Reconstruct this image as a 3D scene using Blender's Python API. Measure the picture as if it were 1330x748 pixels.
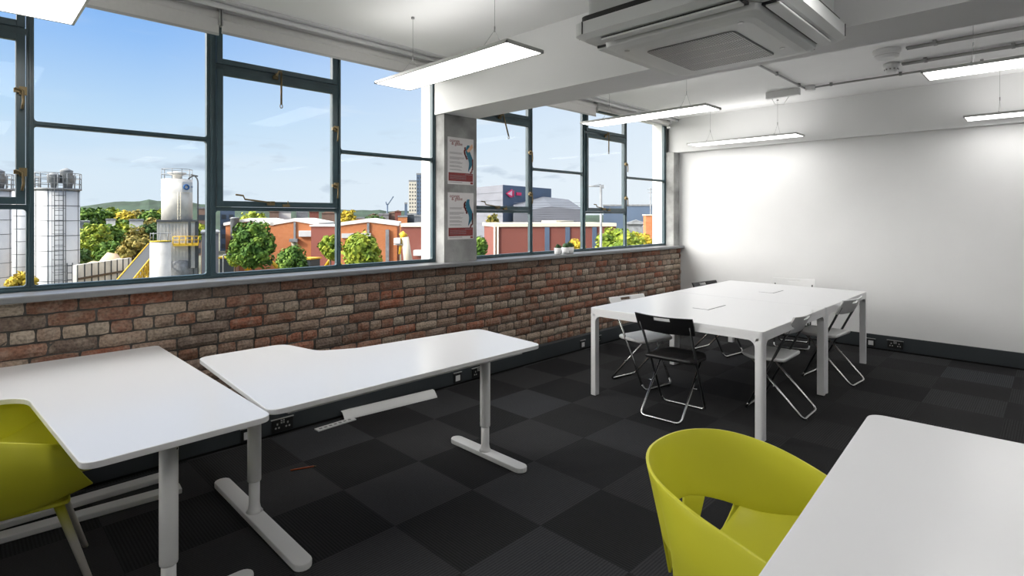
import bpy, bmesh, math, random
from mathutils import Vector, Matrix, noise
random.seed(7)
PI = math.pi
C = bpy.context.scene
for o in list(bpy.data.objects): bpy.data.objects.remove(o)

# ---------------------------------------------------------------- camera / light / exposure
YAW = math.radians(44.72); FPX = 715.8; HOR = 281.5; CX = 665.0; EYE = 1.5
cam_d = bpy.data.cameras.new('camera'); cam = bpy.data.objects.new('camera', cam_d)
C.collection.objects.link(cam); C.camera = cam
cam.location = (0, 0, EYE); cam.rotation_euler = (PI/2, 0, YAW - PI/2)
cam_d.sensor_width = 36; cam_d.lens = FPX*36/1330; cam_d.shift_y = -(374-HOR)/1330
cam_d.clip_start = .05; cam_d.clip_end = 3000
C.view_settings.view_transform = 'Standard'; C.view_settings.look = 'None'
C.view_settings.gamma = 1; C.view_settings.use_curve_mapping = False
C.view_settings.exposure = 0.0
PANEL = 7.5
FILL_UP = 3.0  # strength of the upward glow added for the ceiling
SUN = Vector((-.86, .035, .50)).normalized()

w = bpy.data.worlds.new('sky'); C.world = w; w.use_nodes = True
nt = w.node_tree; N = nt.nodes; Lk = nt.links
for n in list(N): N.remove(n)
def nn(t, **k):
    n = N.new(t)
    for a, b in k.items(): setattr(n, a, b)
    return n
out = nn('ShaderNodeOutputWorld'); bg = nn('ShaderNodeBackground')
tc = nn('ShaderNodeTexCoord'); sep = nn('ShaderNodeSeparateXYZ')
Lk.new(tc.outputs['Generated'], sep.inputs[0])
rp = nn('ShaderNodeValToRGB'); cr = rp.color_ramp
cr.elements[0].position = 0.0; cr.elements[0].color = (.74, .85, .95, 1)
cr.elements[1].position = 1.0; cr.elements[1].color = (.07, .20, .60, 1)
for p, c in ((.06, (.72, .85, .97, 1)), (.15, (.54, .75, .97, 1)), (.26, (.31, .55, .95, 1)), (.34, (.20, .44, .92, 1)), (.6, (.15, .36, .82, 1))):
    e = cr.elements.new(p); e.color = c
Lk.new(sep.outputs['Z'], rp.inputs['Fac'])
# thin streaky clouds
mp = nn('ShaderNodeMapping'); mp.inputs['Scale'].default_value = (1.6, 1.6, 9.0); mp.inputs['Rotation'].default_value = (.12, .05, .3)
Lk.new(tc.outputs['Generated'], mp.inputs[0])
n1 = nn('ShaderNodeTexNoise'); n1.inputs['Scale'].default_value = 1.7; n1.inputs['Detail'].default_value = 7; n1.inputs['Roughness'].default_value = .55
Lk.new(mp.outputs[0], n1.inputs['Vector'])
r1 = nn('ShaderNodeValToRGB'); r1.color_ramp.elements[0].position = .46; r1.color_ramp.elements[1].position = .74
Lk.new(n1.outputs['Fac'], r1.inputs['Fac'])
# more cloud to the right (towards +x)
dx = nn('ShaderNodeMapRange'); dx.inputs['From Min'].default_value = 0.05; dx.inputs['From Max'].default_value = .85
dx.inputs['To Min'].default_value = .25; dx.inputs['To Max'].default_value = 1.0
Lk.new(sep.outputs['X'], dx.inputs['Value'])
mm = nn('ShaderNodeMath', operation='MULTIPLY'); Lk.new(r1.outputs['Color'], mm.inputs[0]); Lk.new(dx.outputs[0], mm.inputs[1])
hz = nn('ShaderNodeMapRange'); hz.inputs['From Min'].default_value = .2; hz.inputs['From Max'].default_value = .9
hz.inputs['To Min'].default_value = 0; hz.inputs['To Max'].default_value = .72
Lk.new(sep.outputs['X'], hz.inputs['Value'])
ad = nn('ShaderNodeMath', operation='MAXIMUM'); Lk.new(mm.outputs[0], ad.inputs[0]); Lk.new(hz.outputs[0], ad.inputs[1])
# small grey cumulus puffs near the horizon
mp2 = nn('ShaderNodeMapping'); mp2.inputs['Scale'].default_value = (7, 7, 22); Lk.new(tc.outputs['Generated'], mp2.inputs[0])
n2 = nn('ShaderNodeTexNoise'); n2.inputs['Scale'].default_value = 1.4; n2.inputs['Detail'].default_value = 4; Lk.new(mp2.outputs[0], n2.inputs['Vector'])
r2 = nn('ShaderNodeValToRGB'); r2.color_ramp.elements[0].position = .58; r2.color_ramp.elements[1].position = .72; Lk.new(n2.outputs['Fac'], r2.inputs['Fac'])
zz = nn('ShaderNodeMapRange'); zz.inputs['From Min'].default_value = .17; zz.inputs['From Max'].default_value = .08; Lk.new(sep.outputs['Z'], zz.inputs['Value'])
m2 = nn('ShaderNodeMath', operation='MULTIPLY'); Lk.new(r2.outputs['Color'], m2.inputs[0]); Lk.new(zz.outputs[0], m2.inputs[1])
mx = nn('ShaderNodeMixRGB'); Lk.new(ad.outputs[0], mx.inputs['Fac']); Lk.new(rp.outputs['Color'], mx.inputs[1]); mx.inputs[2].default_value = (.88, .93, .98, 1)
mx2 = nn('ShaderNodeMixRGB'); Lk.new(m2.outputs[0], mx2.inputs['Fac']); Lk.new(mx.outputs['Color'], mx2.inputs[1]); mx2.inputs[2].default_value = (.50, .60, .72, 1)
# bright aureole of the sky around the sun and a bright upper sky
dt = nn('ShaderNodeVectorMath', operation='DOT_PRODUCT'); Lk.new(tc.outputs['Generated'], dt.inputs[0])
dt.inputs[1].default_value = Vector((-.80, .42, .45)).normalized()
gl = nn('ShaderNodeMapRange'); gl.interpolation_type = 'SMOOTHSTEP'
gl.inputs['From Min'].default_value = .62; gl.inputs['From Max'].default_value = 1.0
gl.inputs['To Min'].default_value = 0; gl.inputs['To Max'].default_value = 9.5
Lk.new(dt.outputs['Value'], gl.inputs['Value'])
up = nn('ShaderNodeMapRange'); up.interpolation_type = 'SMOOTHSTEP'
up.inputs['From Min'].default_value = .50; up.inputs['From Max'].default_value = .85
up.inputs['To Min'].default_value = 1.0; up.inputs['To Max'].default_value = 2.2
Lk.new(sep.outputs['Z'], up.inputs['Value'])
sm = nn('ShaderNodeMath', operation='ADD'); Lk.new(gl.outputs[0], sm.inputs[0]); Lk.new(up.outputs[0], sm.inputs[1])

wf = nn('ShaderNodeMapRange'); wf.inputs['From Min'].default_value = 1.0; wf.inputs['From Max'].default_value = 2.4; Lk.new(sm.outputs[0], wf.inputs['Value'])
mx3 = nn('ShaderNodeMixRGB'); Lk.new(wf.outputs[0], mx3.inputs['Fac']); Lk.new(mx2.outputs['Color'], mx3.inputs[1]); mx3.inputs[2].default_value = (1, .97, .93, 1)
Lk.new(mx3.outputs['Color'], bg.inputs['Color']); Lk.new(sm.outputs[0], bg.inputs['Strength'])
Lk.new(bg.outputs[0], out.inputs['Surface'])

sd = bpy.data.lights.new('sun', 'SUN'); sd.energy = 3.3; sd.angle = math.radians(.6); sd.color = (1, .93, .82)
so = bpy.data.objects.new('sun', sd); C.collection.objects.link(so)
so.rotation_euler = (-SUN).to_track_quat('-Z', 'Y').to_euler(); so.location = (-20, 5, 30)

# ---------------------------------------------------------------- helpers
def mat(name, col, rough=.5, metal=0, var=0, vscale=8, bump=0, bscale=40, emit=None, es=1, alpha=None, spec=None, coat=0):
    m = bpy.data.materials.new(name); m.use_nodes = True
    t = m.node_tree; b = t.nodes['Principled BSDF']
    b.inputs['Base Color'].default_value = (*col, 1); b.inputs['Roughness'].default_value = rough; b.inputs['Metallic'].default_value = metal
    if spec is not None: b.inputs['Specular IOR Level'].default_value = spec
    if coat: b.inputs['Coat Weight'].default_value = coat
    if emit: b.inputs['Emission Color'].default_value = (*emit, 1); b.inputs['Emission Strength'].default_value = es
    tcn = t.nodes.new('ShaderNodeTexCoord')
    if var:
        n = t.nodes.new('ShaderNodeTexNoise'); n.inputs['Scale'].default_value = vscale; n.inputs['Detail'].default_value = 6
        t.links.new(tcn.outputs['Object'], n.inputs['Vector'])
        r = t.nodes.new('ShaderNodeValToRGB'); r.color_ramp.elements[0].position = .3; r.color_ramp.elements[1].position = .7
        r.color_ramp.elements[0].color = tuple(max(0, c*(1-var)) for c in col)+(1,)
        r.color_ramp.elements[1].color = tuple(min(1, c*(1+var)) for c in col)+(1,)
        t.links.new(n.outputs['Fac'], r.inputs['Fac']); t.links.new(r.outputs['Color'], b.inputs['Base Color'])
    if bump:
        n = t.nodes.new('ShaderNodeTexNoise'); n.inputs['Scale'].default_value = bscale; n.inputs['Detail'].default_value = 4
        t.links.new(tcn.outputs['Object'], n.inputs['Vector'])
        bp = t.nodes.new('ShaderNodeBump'); bp.inputs['Strength'].default_value = bump; bp.inputs['Distance'].default_value = .01
        t.links.new(n.outputs['Fac'], bp.inputs['Height']); t.links.new(bp.outputs['Normal'], b.inputs['Normal'])
    return m

def box(bm, x0, x1, y0, y1, z0, z1, M=None):
    vs = [bm.verts.new((x, y, z)) for x in (x0, x1) for y in (y0, y1) for z in (z0, z1)]
    if M is not None:
        for v in vs: v.co = M @ v.co
    for f in ((0,1,3,2),(4,6,7,5),(0,4,5,1),(2,3,7,6),(0,2,6,4),(1,5,7,3)): bm.faces.new([vs[i] for i in f])
    return vs
def prism(bm, pts, ext, cap=True):
    ext = Vector(ext); a = [bm.verts.new(p) for p in pts]; b = [bm.verts.new(Vector(p)+ext) for p in pts]
    n = len(pts)
    for i in range(n): bm.faces.new((a[i], a[(i+1) % n], b[(i+1) % n], b[i]))
    if cap: bm.faces.new(a[::-1]); bm.faces.new(b)
def cyl(bm, p, q, r0, r1=None, seg=16, cap=True, smooth=True):
    p, q = Vector(p), Vector(q); r1 = r0 if r1 is None else r1
    d = (q-p).normalized(); u = d.orthogonal().normalized(); v = d.cross(u)
    A = [bm.verts.new(p + r0*(math.cos(2*PI*i/seg)*u + math.sin(2*PI*i/seg)*v)) for i in range(seg)]
    B = [bm.verts.new(q + r1*(math.cos(2*PI*i/seg)*u + math.sin(2*PI*i/seg)*v)) for i in range(seg)]
    for i in range(seg):
        f = bm.faces.new((A[i], A[(i+1) % seg], B[(i+1) % seg], B[i])); f.smooth = smooth
    if cap: bm.faces.new(A[::-1]); bm.faces.new(B)
def tube(bm, pts, r, seg=10, closed=False):
    pts = [Vector(p) for p in pts]; n = len(pts); rings = []
    u = None
    for i, p in enumerate(pts):
        if closed: d = (pts[(i+1) % n]-pts[i-1]).normalized()
        else: d = (pts[min(i+1, n-1)]-pts[max(i-1, 0)]).normalized()
        u = d.orthogonal().normalized() if u is None else (u - d*u.dot(d)).normalized()
        v = d.cross(u)
        rings.append([bm.verts.new(p + r*(math.cos(2*PI*k/seg)*u + math.sin(2*PI*k/seg)*v)) for k in range(seg)])
    for i in range(n if closed else n-1):
        a, b = rings[i], rings[(i+1) % n]
        for k in range(seg):
            f = bm.faces.new((a[k], a[(k+1) % seg], b[(k+1) % seg], b[k])); f.smooth = True
    if not closed: bm.faces.new(rings[0][::-1]); bm.faces.new(rings[-1])
def lathe(bm, prof, c=(0,0,0), seg=24):
    c = Vector(c); R = []
    for r, z in prof: R.append([bm.verts.new(c+Vector((r*math.cos(2*PI*k/seg), r*math.sin(2*PI*k/seg), z))) for k in range(seg)])
    for a, b in zip(R, R[1:]):
        for k in range(seg):
            f = bm.faces.new((a[k], a[(k+1) % seg], b[(k+1) % seg], b[k])); f.smooth = True
    bm.faces.new(R[0][::-1]); bm.faces.new(R[-1])
def round_path(pts, r, n=6):
    """round the corners of a polyline"""
    pts = [Vector(p) for p in pts]; out_ = [pts[0]]
    for a, b, c in zip(pts, pts[1:], pts[2:]):
        d1 = (a-b).normalized(); d2 = (c-b).normalized()
        p1 = b+d1*r; p2 = b+d2*r
        for i in range(n+1):
            t = i/n; out_.append((1-t)**2*p1 + 2*t*(1-t)*b + t*t*p2)
    out_.append(pts[-1]); return out_
def round_poly(pts, rad, n=8):
    """2-D closed polygon with each corner rounded by its own radius"""
    m = len(pts); res = []
    for i in range(m):
        a = Vector(pts[i-1]); b = Vector(pts[i]); c = Vector(pts[(i+1) % m]); r = rad[i] if isinstance(rad, (list, tuple)) else rad
        if r <= 0: res.append(b); continue
        d1 = (a-b).normalized(); d2 = (c-b).normalized()
        ang = math.acos(max(-1, min(1, d1.dot(d2)))); t = r/math.tan(ang/2)
        p1 = b+d1*t; p2 = b+d2*t
        for k in range(n+1):
            s = k/n; res.append((1-s)**2*p1 + 2*s*(1-s)*b + s*s*p2)
    return res
def slab(bm, pts2, z0, z1):
    a = [bm.verts.new((p[0], p[1], z0)) for p in pts2]; b = [bm.verts.new((p[0], p[1], z1)) for p in pts2]; n = len(pts2)
    for i in range(n): bm.faces.new((a[i], a[(i+1) % n], b[(i+1) % n], b[i]))
    bm.faces.new(a[::-1]); bm.faces.new(b)
def BM(): return bmesh.new()
def obj(name, bm, m, parent=None, bevel=0, seg=2, autosmooth=False, loc=None):
    bmesh.ops.recalc_face_normals(bm, faces=bm.faces)
    me = bpy.data.meshes.new(name); bm.to_mesh(me); bm.free()
    ms = m if isinstance(m, (list, tuple)) else [m]
    for k in ms: me.materials.append(k)
    o = bpy.data.objects.new(name, me); C.collection.objects.link(o)
    if parent is not None: o.parent = parent
    if loc is not None: o.location = loc
    if bevel:
        md = o.modifiers.new('bevel', 'BEVEL'); md.width = bevel; md.segments = seg; md.limit_method = 'ANGLE'; md.angle_limit = .6
    return o
def islands(name, bm, m, parent, bevel=0):
    """every loose piece of the bmesh becomes a part of its own"""
    bm.verts.index_update(); bm.faces.index_update(); bm.verts.ensure_lookup_table(); seen = set(); groups = []
    for v in bm.verts:
        if v.index in seen: continue
        st = [v]; seen.add(v.index); g = []
        while st:
            q = st.pop(); g.append(q)
            for ed in q.link_edges:
                w2 = ed.other_vert(q)
                if w2.index not in seen: seen.add(w2.index); st.append(w2)
        groups.append(g)
    outl = []
    for g in groups:
        nb = bmesh.new(); mp_ = {v: nb.verts.new(v.co) for v in g}; done = set()
        for v in g:
            for f in v.link_faces:
                if f.index not in done:
                    done.add(f.index); nf = nb.faces.new([mp_[x] for x in f.verts]); nf.smooth = f.smooth
        outl.append(obj(name, nb, m, parent, bevel=bevel))
    bm.free(); return outl
def tag(o, label=None, cat=None, group=None, kind=None):
    if label: o['label'] = label
    if cat: o['category'] = cat
    if group: o['group'] = group
    if kind: o['kind'] = kind
    return o
def thing(name, label, cat, loc=(0,0,0), rz=0, group=None):
    o = bpy.data.objects.new(name, None); C.collection.objects.link(o); o.empty_display_size = .1
    o.location = loc; o.rotation_euler = (0, 0, rz)
    return tag(o, label, cat, group)
def struct(name, bm, m, parent=None, label=None, cat=None, bevel=0):
    o = obj(name, bm, m, parent, bevel=bevel)
    if parent is None: tag(o, label or 'plain '+name.replace('_', ' '), cat or name.split('_')[0], kind='structure')
    return o
def dup(root, loc=None, rz=None, label=None, group=None):
    r = root.copy(); C.collection.objects.link(r)
    if loc is not None: r.location = loc
    if rz is not None: r.rotation_euler = (0, 0, rz)
    if label: r['label'] = label
    if group: r['group'] = group
    for ch in list(root.children):
        c = ch.copy(); C.collection.objects.link(c); c.parent = r
        for g in list(ch.children):
            d = g.copy(); C.collection.objects.link(d); d.parent = c
    return r

# ---------------------------------------------------------------- materials
M = {}
M['wall'] = mat('white_wall_paint', (.80, .80, .80), .75, var=.012, vscale=3, bump=.03, bscale=60)
M['ceil'] = mat('white_ceiling_paint', (.86, .86, .86), .8, var=.012, vscale=3)
M['beam'] = mat('white_beam_paint', (.84, .84, .84), .75, var=.012, vscale=3)
M['trunk'] = mat('dark_grey_trunking', (.038, .045, .050), .45)
M['black'] = mat('black_gap', (.006, .006, .006), .8)
M['sill'] = mat('grey_sill_paint', (.20, .205, .215), .35, var=.06, vscale=12)
M['steel'] = mat('blue_grey_painted_steel', (.040, .078, .094), .32, var=.15, vscale=9)
M['brass'] = mat('aged_brass', (.20, .15, .075), .5, metal=.6)
M['white_metal'] = mat('white_powder_coat', (.72, .72, .72), .38)
M['desk_top'] = mat('white_laminate', (.80, .80, .81), .24, spec=.5)
M['table'] = mat('white_table_lacquer', (.80, .80, .81), .28, spec=.5)
M['chrome'] = mat('brushed_chrome', (.55, .55, .55), .25, metal=1)
M['darktube'] = mat('dark_grey_tube', (.045, .047, .05), .35, metal=.3)
M['blackpl'] = mat('black_plastic', (.010, .010, .011), .38)
M['whitepl'] = mat('white_plastic', (.72, .72, .72), .4)
M['lime'] = mat('lime_green_plastic', (.66, .64, .045), .38, spec=.35)
M['alu'] = mat('light_aluminium', (.55, .55, .54), .35, metal=.4)
M['lamp'] = mat('lit_diffuser', (.9, .9, .9), .5, emit=(1, .985, .96), es=PANEL)
M['fill_up'] = mat('added_ceiling_fill_glow', (.9, .9, .9), .5, emit=(1, .985, .96), es=FILL_UP)
M['cable'] = mat('steel_cable', (.25, .25, .25), .4, metal=.6)
M['blind'] = mat('white_blind_fabric', (.74, .73, .71), .8, var=.02, vscale=40)
M['acwhite'] = mat('air_conditioner_white', (.80, .81, .80), .45)
M['acgrey'] = mat('air_conditioner_grille', (.17, .175, .175), .5)
M['paper'] = mat('poster_paper', (.72, .70, .70), .6)
M['maroon'] = mat('maroon_print', (.25, .03, .03), .6, var=.2, vscale=60)
M['teal'] = mat('teal_print', (.01, .14, .22), .6)
M['textgrey'] = mat('grey_print', (.27, .25, .26), .6)
M['peach'] = mat('peach_print', (.75, .45, .28), .6)
M['succulent'] = mat('succulent_green', (.03, .08, .02), .6, var=.4, vscale=40)
M['copper'] = mat('orange_pencil', (.35, .07, .02), .4)
M['pipe'] = mat('galvanised_conduit', (.30, .30, .30), .4, metal=.5)

def concrete():
    m = mat('raw_concrete', (.30, .30, .295), .85, var=.35, vscale=5, bump=.4, bscale=35)
    return m
M['concrete'] = concrete()

def brick_mat():
    m = bpy.data.materials.new('old_brick'); m.use_nodes = True; t = m.node_tree; b = t.nodes['Principled BSDF']
    b.inputs['Roughness'].default_value = .85
    at = t.nodes.new('ShaderNodeAttribute'); at.attribute_name = 'tone'
    tcn = t.nodes.new('ShaderNodeTexCoord')
    n = t.nodes.new('ShaderNodeTexNoise'); n.inputs['Scale'].default_value = 13; n.inputs['Detail'].default_value = 8; n.inputs['Roughness'].default_value = .65
    t.links.new(tcn.outputs['Object'], n.inputs['Vector'])
    r = t.nodes.new('ShaderNodeValToRGB'); r.color_ramp.elements[0].position = .45; r.color_ramp.elements[1].position = .68
    t.links.new(n.outputs['Fac'], r.inputs['Fac'])
    mf = t.nodes.new('ShaderNodeMath'); mf.operation = 'MULTIPLY'; mf.inputs[1].default_value = .55; t.links.new(r.outputs['Color'], mf.inputs[0])
    mx = t.nodes.new('ShaderNodeMixRGB'); mx.inputs[2].default_value = (.42, .35, .28, 1)
    t.links.new(mf.outputs[0], mx.inputs['Fac']); t.links.new(at.outputs['Color'], mx.inputs[1])
    n3 = t.nodes.new('ShaderNodeTexNoise'); n3.inputs['Scale'].default_value = 70; n3.inputs['Detail'].default_value = 4
    t.links.new(tcn.outputs['Object'], n3.inputs['Vector'])
    r3 = t.nodes.new('ShaderNodeValToRGB'); r3.color_ramp.elements[0].position = .3; r3.color_ramp.elements[1].position = .6
    r3.color_ramp.elements[0].color = (.45, .45, .45, 1); t.links.new(n3.outputs['Fac'], r3.inputs['Fac'])
    ml = t.nodes.new('ShaderNodeMixRGB'); ml.blend_type = 'MULTIPLY'; ml.inputs['Fac'].default_value = .8
    t.links.new(mx.outputs['Color'], ml.inputs[1]); t.links.new(r3.outputs['Color'], ml.inputs[2]); t.links.new(ml.outputs['Color'], b.inputs['Base Color'])
    bp = t.nodes.new('ShaderNodeBump'); bp.inputs['Strength'].default_value = .7; bp.inputs['Distance'].default_value = .008
    t.links.new(n3.outputs['Fac'], bp.inputs['Height']); t.links.new(bp.outputs['Normal'], b.inputs['Normal'])
    return m
M['brick'] = brick_mat()
M['mortar'] = mat('grey_mortar', (.085, .080, .072), .95, var=.3, vscale=14, bump=.6, bscale=90)

def carpet_mat():
    m = bpy.data.materials.new('carpet_tiles'); m.use_nodes = True; t = m.node_tree; b = t.nodes['Principled BSDF']
    b.inputs['Roughness'].default_value = .95; b.inputs['Specular IOR Level'].default_value = .15
    L = t.links.new
    tcn = t.nodes.new('ShaderNodeTexCoord'); mpn = t.nodes.new('ShaderNodeMapping')
    mpn.inputs['Location'].default_value = (0, -.57, 0); mpn.inputs['Scale'].default_value = (2, 2, 2)   # 0.5 m tiles, joints at y = .285 + .5 n
    L(tcn.outputs['Object'], mpn.inputs[0])
    fl = t.nodes.new('ShaderNodeVectorMath'); fl.operation = 'FLOOR'; L(mpn.outputs[0], fl.inputs[0])
    wn = t.nodes.new('ShaderNodeTexWhiteNoise'); wn.noise_dimensions = '2D'; L(fl.outputs[0], wn.inputs['Vector'])
    ck = t.nodes.new('ShaderNodeTexChecker'); ck.inputs['Scale'].default_value = 1; ck.inputs['Color1'].default_value = (0,0,0,1); ck.inputs['Color2'].default_value = (1,1,1,1)
    ad_ = t.nodes.new('ShaderNodeVectorMath'); ad_.operation = 'ADD'; ad_.inputs[1].default_value = (.5, .5, .5); L(fl.outputs[0], ad_.inputs[0]); L(ad_.outputs[0], ck.inputs['Vector'])
    r = t.nodes.new('ShaderNodeValToRGB'); e = r.color_ramp.elements
    e[0].position = 0; e[0].color = (.017, .017, .018, 1); e[1].position = 1; e[1].color = (.042, .044, .049, 1)
    x = e.new(.5); x.color = (.026, .026, .027, 1); x = e.new(.8); x.color = (.036, .036, .038, 1)
    k = t.nodes.new('ShaderNodeMath'); k.operation = 'MULTIPLY_ADD'; k.inputs[1].default_value = .45
    L(wn.outputs['Value'], k.inputs[0])
    k2 = t.nodes.new('ShaderNodeMath'); k2.operation = 'MULTIPLY'; k2.inputs[1].default_value = .5; L(ck.outputs['Fac'], k2.inputs[0]); L(k2.outputs[0], k.inputs[2])
    L(k.outputs[0], r.inputs['Fac'])
    # ribs, quarter-turned from tile to tile
    def wave(d):
        wv = t.nodes.new('ShaderNodeTexWave'); wv.bands_direction = d; wv.inputs['Scale'].default_value = 22; wv.inputs['Distortion'].default_value = 1.5
        wv.inputs['Detail'].default_value = 3; wv.inputs['Detail Scale'].default_value = 6; L(tcn.outputs['Object'], wv.inputs['Vector']); return wv
    wx, wy = wave('X'), wave('Y'); mxw = t.nodes.new('ShaderNodeMixRGB'); L(ck.outputs['Fac'], mxw.inputs['Fac']); L(wx.outputs['Color'], mxw.inputs[1]); L(wy.outputs['Color'], mxw.inputs[2])
    fz = t.nodes.new('ShaderNodeTexNoise'); fz.inputs['Scale'].default_value = 260; fz.inputs['Detail'].default_value = 2; L(tcn.outputs['Object'], fz.inputs['Vector'])
    mh = t.nodes.new('ShaderNodeMixRGB'); mh.inputs['Fac'].default_value = .5; L(mxw.outputs['Color'], mh.inputs[1]); L(fz.outputs['Color'], mh.inputs[2])
    rr = t.nodes.new('ShaderNodeMapRange'); rr.inputs['To Min'].default_value = .45; rr.inputs['To Max'].default_value = 1.55; L(mh.outputs['Color'], rr.inputs['Value'])
    ml = t.nodes.new('ShaderNodeMixRGB'); ml.blend_type = 'MULTIPLY'; ml.inputs['Fac'].default_value = 1; L(r.outputs['Color'], ml.inputs[1]); L(rr.outputs[0], ml.inputs[2])
    L(ml.outputs['Color'], b.inputs['Base Color'])
    bp = t.nodes.new('ShaderNodeBump'); bp.inputs['Strength'].default_value = .5; bp.inputs['Distance'].default_value = .004
    L(mh.outputs['Color'], bp.inputs['Height']); L(bp.outputs['Normal'], b.inputs['Normal'])
    return m
M['carpet'] = carpet_mat()

def glass_mat():
    m = bpy.data.materials.new('window_glass'); m.use_nodes = True; t = m.node_tree
    for n in list(t.nodes): t.nodes.remove(n)
    o = t.nodes.new('ShaderNodeOutputMaterial'); tr = t.nodes.new('ShaderNodeBsdfTransparent'); gl_ = t.nodes.new('ShaderNodeBsdfGlossy'); gl_.inputs['Roughness'].default_value = .02
    tr.inputs['Color'].default_value = (.985, .992, .992, 1); mx0 = .006
    mx_ = t.nodes.new('ShaderNodeMixShader'); mx_.inputs[0].default_value = mx0; t.links.new(tr.outputs[0], mx_.inputs[1]); t.links.new(gl_.outputs[0], mx_.inputs[2]); t.links.new(mx_.outputs[0], o.inputs[0])
    return m
M['glass'] = glass_mat()

# ---------------------------------------------------------------- room shell
XB, XF = -4.9, 7.35      # wall behind the camera, far wall
YR, YW = -4.6, 3.85      # wall on the right, brick face under the windows
ZC = 2.90
b = BM(); box(b, XB, XF+.2, YR, 4.2, -.2, 0); struct('floor', b, M['carpet'], label='dark grey carpet tile floor laid in a checker of tones', cat='floor')
b = BM(); box(b, XB, XF+.2, YR, 4.2, ZC, ZC+.2); struct('ceiling', b, M['ceil'], label='white painted concrete ceiling above the hanging lights', cat='ceiling')
b = BM(); box(b, XF, XF+.2, YR, 4.2, 0, ZC); struct('wall_far', b, M['wall'], label='plain white end wall behind the big meeting table', cat='wall')
b = BM(); box(b, XB, XF+.2, YR-.2, YR, -.2, ZC+.2); struct('wall_right', b, M['wall'], label='white side wall opposite the windows', cat='wall')
b = BM(); box(b, XB-.2, XB, YR-.2, 4.2, -.2, ZC+.2); struct('wall_back', b, M['wall'], label='white wall behind the camera', cat='wall')

def brick_wall(x0, x1, z0, z1):
    bm = BM(); lay = bm.loops.layers.float_color.new('tone')
    tones = [(.20, .10, .065), (.22, .11, .07), (.24, .12, .08), (.25, .17, .125), (.30, .22, .165), (.32, .25, .19), (.22, .155, .12), (.16, .115, .09), (.27, .195, .145), (.34, .28, .22), (.25, .095, .055)]
    rnd = random.Random(3)
    nrow = round((z1-z0)/.0745); ch = (z1-z0)/nrow
    for k in range(nrow):
        row = nrow-1-k       # counted from the top
        header = row % 3 == 2
        L = .112 if header else .228
        x = x0 - (.11 if k % 2 else 0) - (.03 if header else 0)
        while x < x1:
            l = L*rnd.uniform(.93, 1.05); a = max(x, x0); c = min(x+l, x1)
            if c-a > .03:
                g = .0045; ya = rnd.uniform(-.005, .004)
                nx = 4 if header else 7; nz = 4
                tone = rnd.choice(tones); s = rnd.uniform(1.05, 1.5); tone = tuple(v*s for v in tone)
                zlo = z0+k*ch+g*rnd.uniform(.6, 1.2); zhi = z0+(k+1)*ch-g*rnd.uniform(.6, 1.2)
                grid = []
                for i in range(nx):
                    colv = []
                    for j in range(nz):
                        u, v = i/(nx-1), j/(nz-1)
                        px = a+g+(c-a-2*g)*u; pz = zlo+(zhi-zlo)*v
                        edge = (u in (0, 1)) or (v in (0, 1)); nv = noise.noise(Vector((px*23, 3.1, pz*23)))
                        corner = (u in (0, 1)) and (v in (0, 1))
                        dx_ = (.0035 if u == 0 else -.0035)*corner; dz_ = (.003 if v == 0 else -.003)*corner
                        colv.append(bm.verts.new((px+dx_+edge*nv*.004, YW+ya+(.010 if edge else 0)+nv*.003, pz+dz_+edge*noise.noise(Vector((px*30, 9, pz*30)))*.004)))
                    grid.append(colv)
                fs = []
                for i in range(nx-1):
                    for j in range(nz-1): fs.append(bm.faces.new((grid[i][j], grid[i+1][j], grid[i+1][j+1], grid[i][j+1])))
                rim = [grid[i][0] for i in range(nx)] + [grid[nx-1][j] for j in range(1, nz)] + [grid[i][nz-1] for i in range(nx-2, -1, -1)] + [grid[0][j] for j in range(nz-2, 0, -1)]
                back = [bm.verts.new((v.co.x, YW+.03, v.co.z)) for v in rim]
                for i in range(len(rim)): fs.append(bm.faces.new((rim[i], back[i], back[(i+1) % len(rim)], rim[(i+1) % len(rim)])))
                for f in fs:
                    f.smooth = False
                    for lp in f.loops: lp[lay] = (*tone, 1)
            x += l
    return bm
bw = thing('wall_left', 'low brick wall of mixed red and buff bricks under the windows', 'wall'); bw['kind'] = 'structure'
bm = BM(); box(bm, XB, XF+.2, YW+.014, 4.2, -.2, 1.055); obj('mortar_bed', bm, M['mortar'], bw)
obj('brickwork', brick_wall(-1.2, XF, .0, 1.055), M['brick'], bw)
M['render'] = mat('white_masonry_paint', (.75, .75, .74), .8)
bm = BM(); box(bm, XB, XF+.2, 3.96, 4.2, 2.84, ZC+.6); obj('lintel', bm, M['wall'], bw)
b = BM()
box(b, XB, 7.352, 3.795, 4.06, 1.053, 1.09); struct('trim_1', b, M['sill'], label='grey painted window sill running along the top of the brick wall', cat='window sill', bevel=.008)
BAYS = [(-4.79, -1.065), (-.68, 3.06), (3.445, 7.185)]
for i, (x0, x1, nm) in enumerate([(-1.065, -.68, 'trim_2'), (3.06, 3.445, 'trim_3'), (7.185, 7.35, 'trim_4')]):
    b = BM(); box(b, x0, x1, 3.88, 4.06, 1.09, 2.42)
    box(b, x0, x1, 4.06, 4.2, 1.09, 2.84)
    for f in b.faces:
        pass
    o = struct(nm, b, M['concrete'], label=['raw concrete column behind the camera', 'raw concrete column with two posters between the windows', 'raw concrete column in the far corner'][i], cat='column')
# exterior white piers (weather side of the columns)
for i, (x0, x1, nm) in enumerate([(-1.07, -.675, 'trim_5'), (3.055, 3.45, 'trim_6'), (7.18, 7.56, 'trim_7')]):
    b = BM(); box(b, x0, x1, 4.062, 4.215, 1.0, 2.9); struct(nm, b, M['render'], label=['white outer pier behind the camera', 'white outer pier beside the poster column', 'white outer pier at the far corner'][i], cat='pier')
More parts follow.
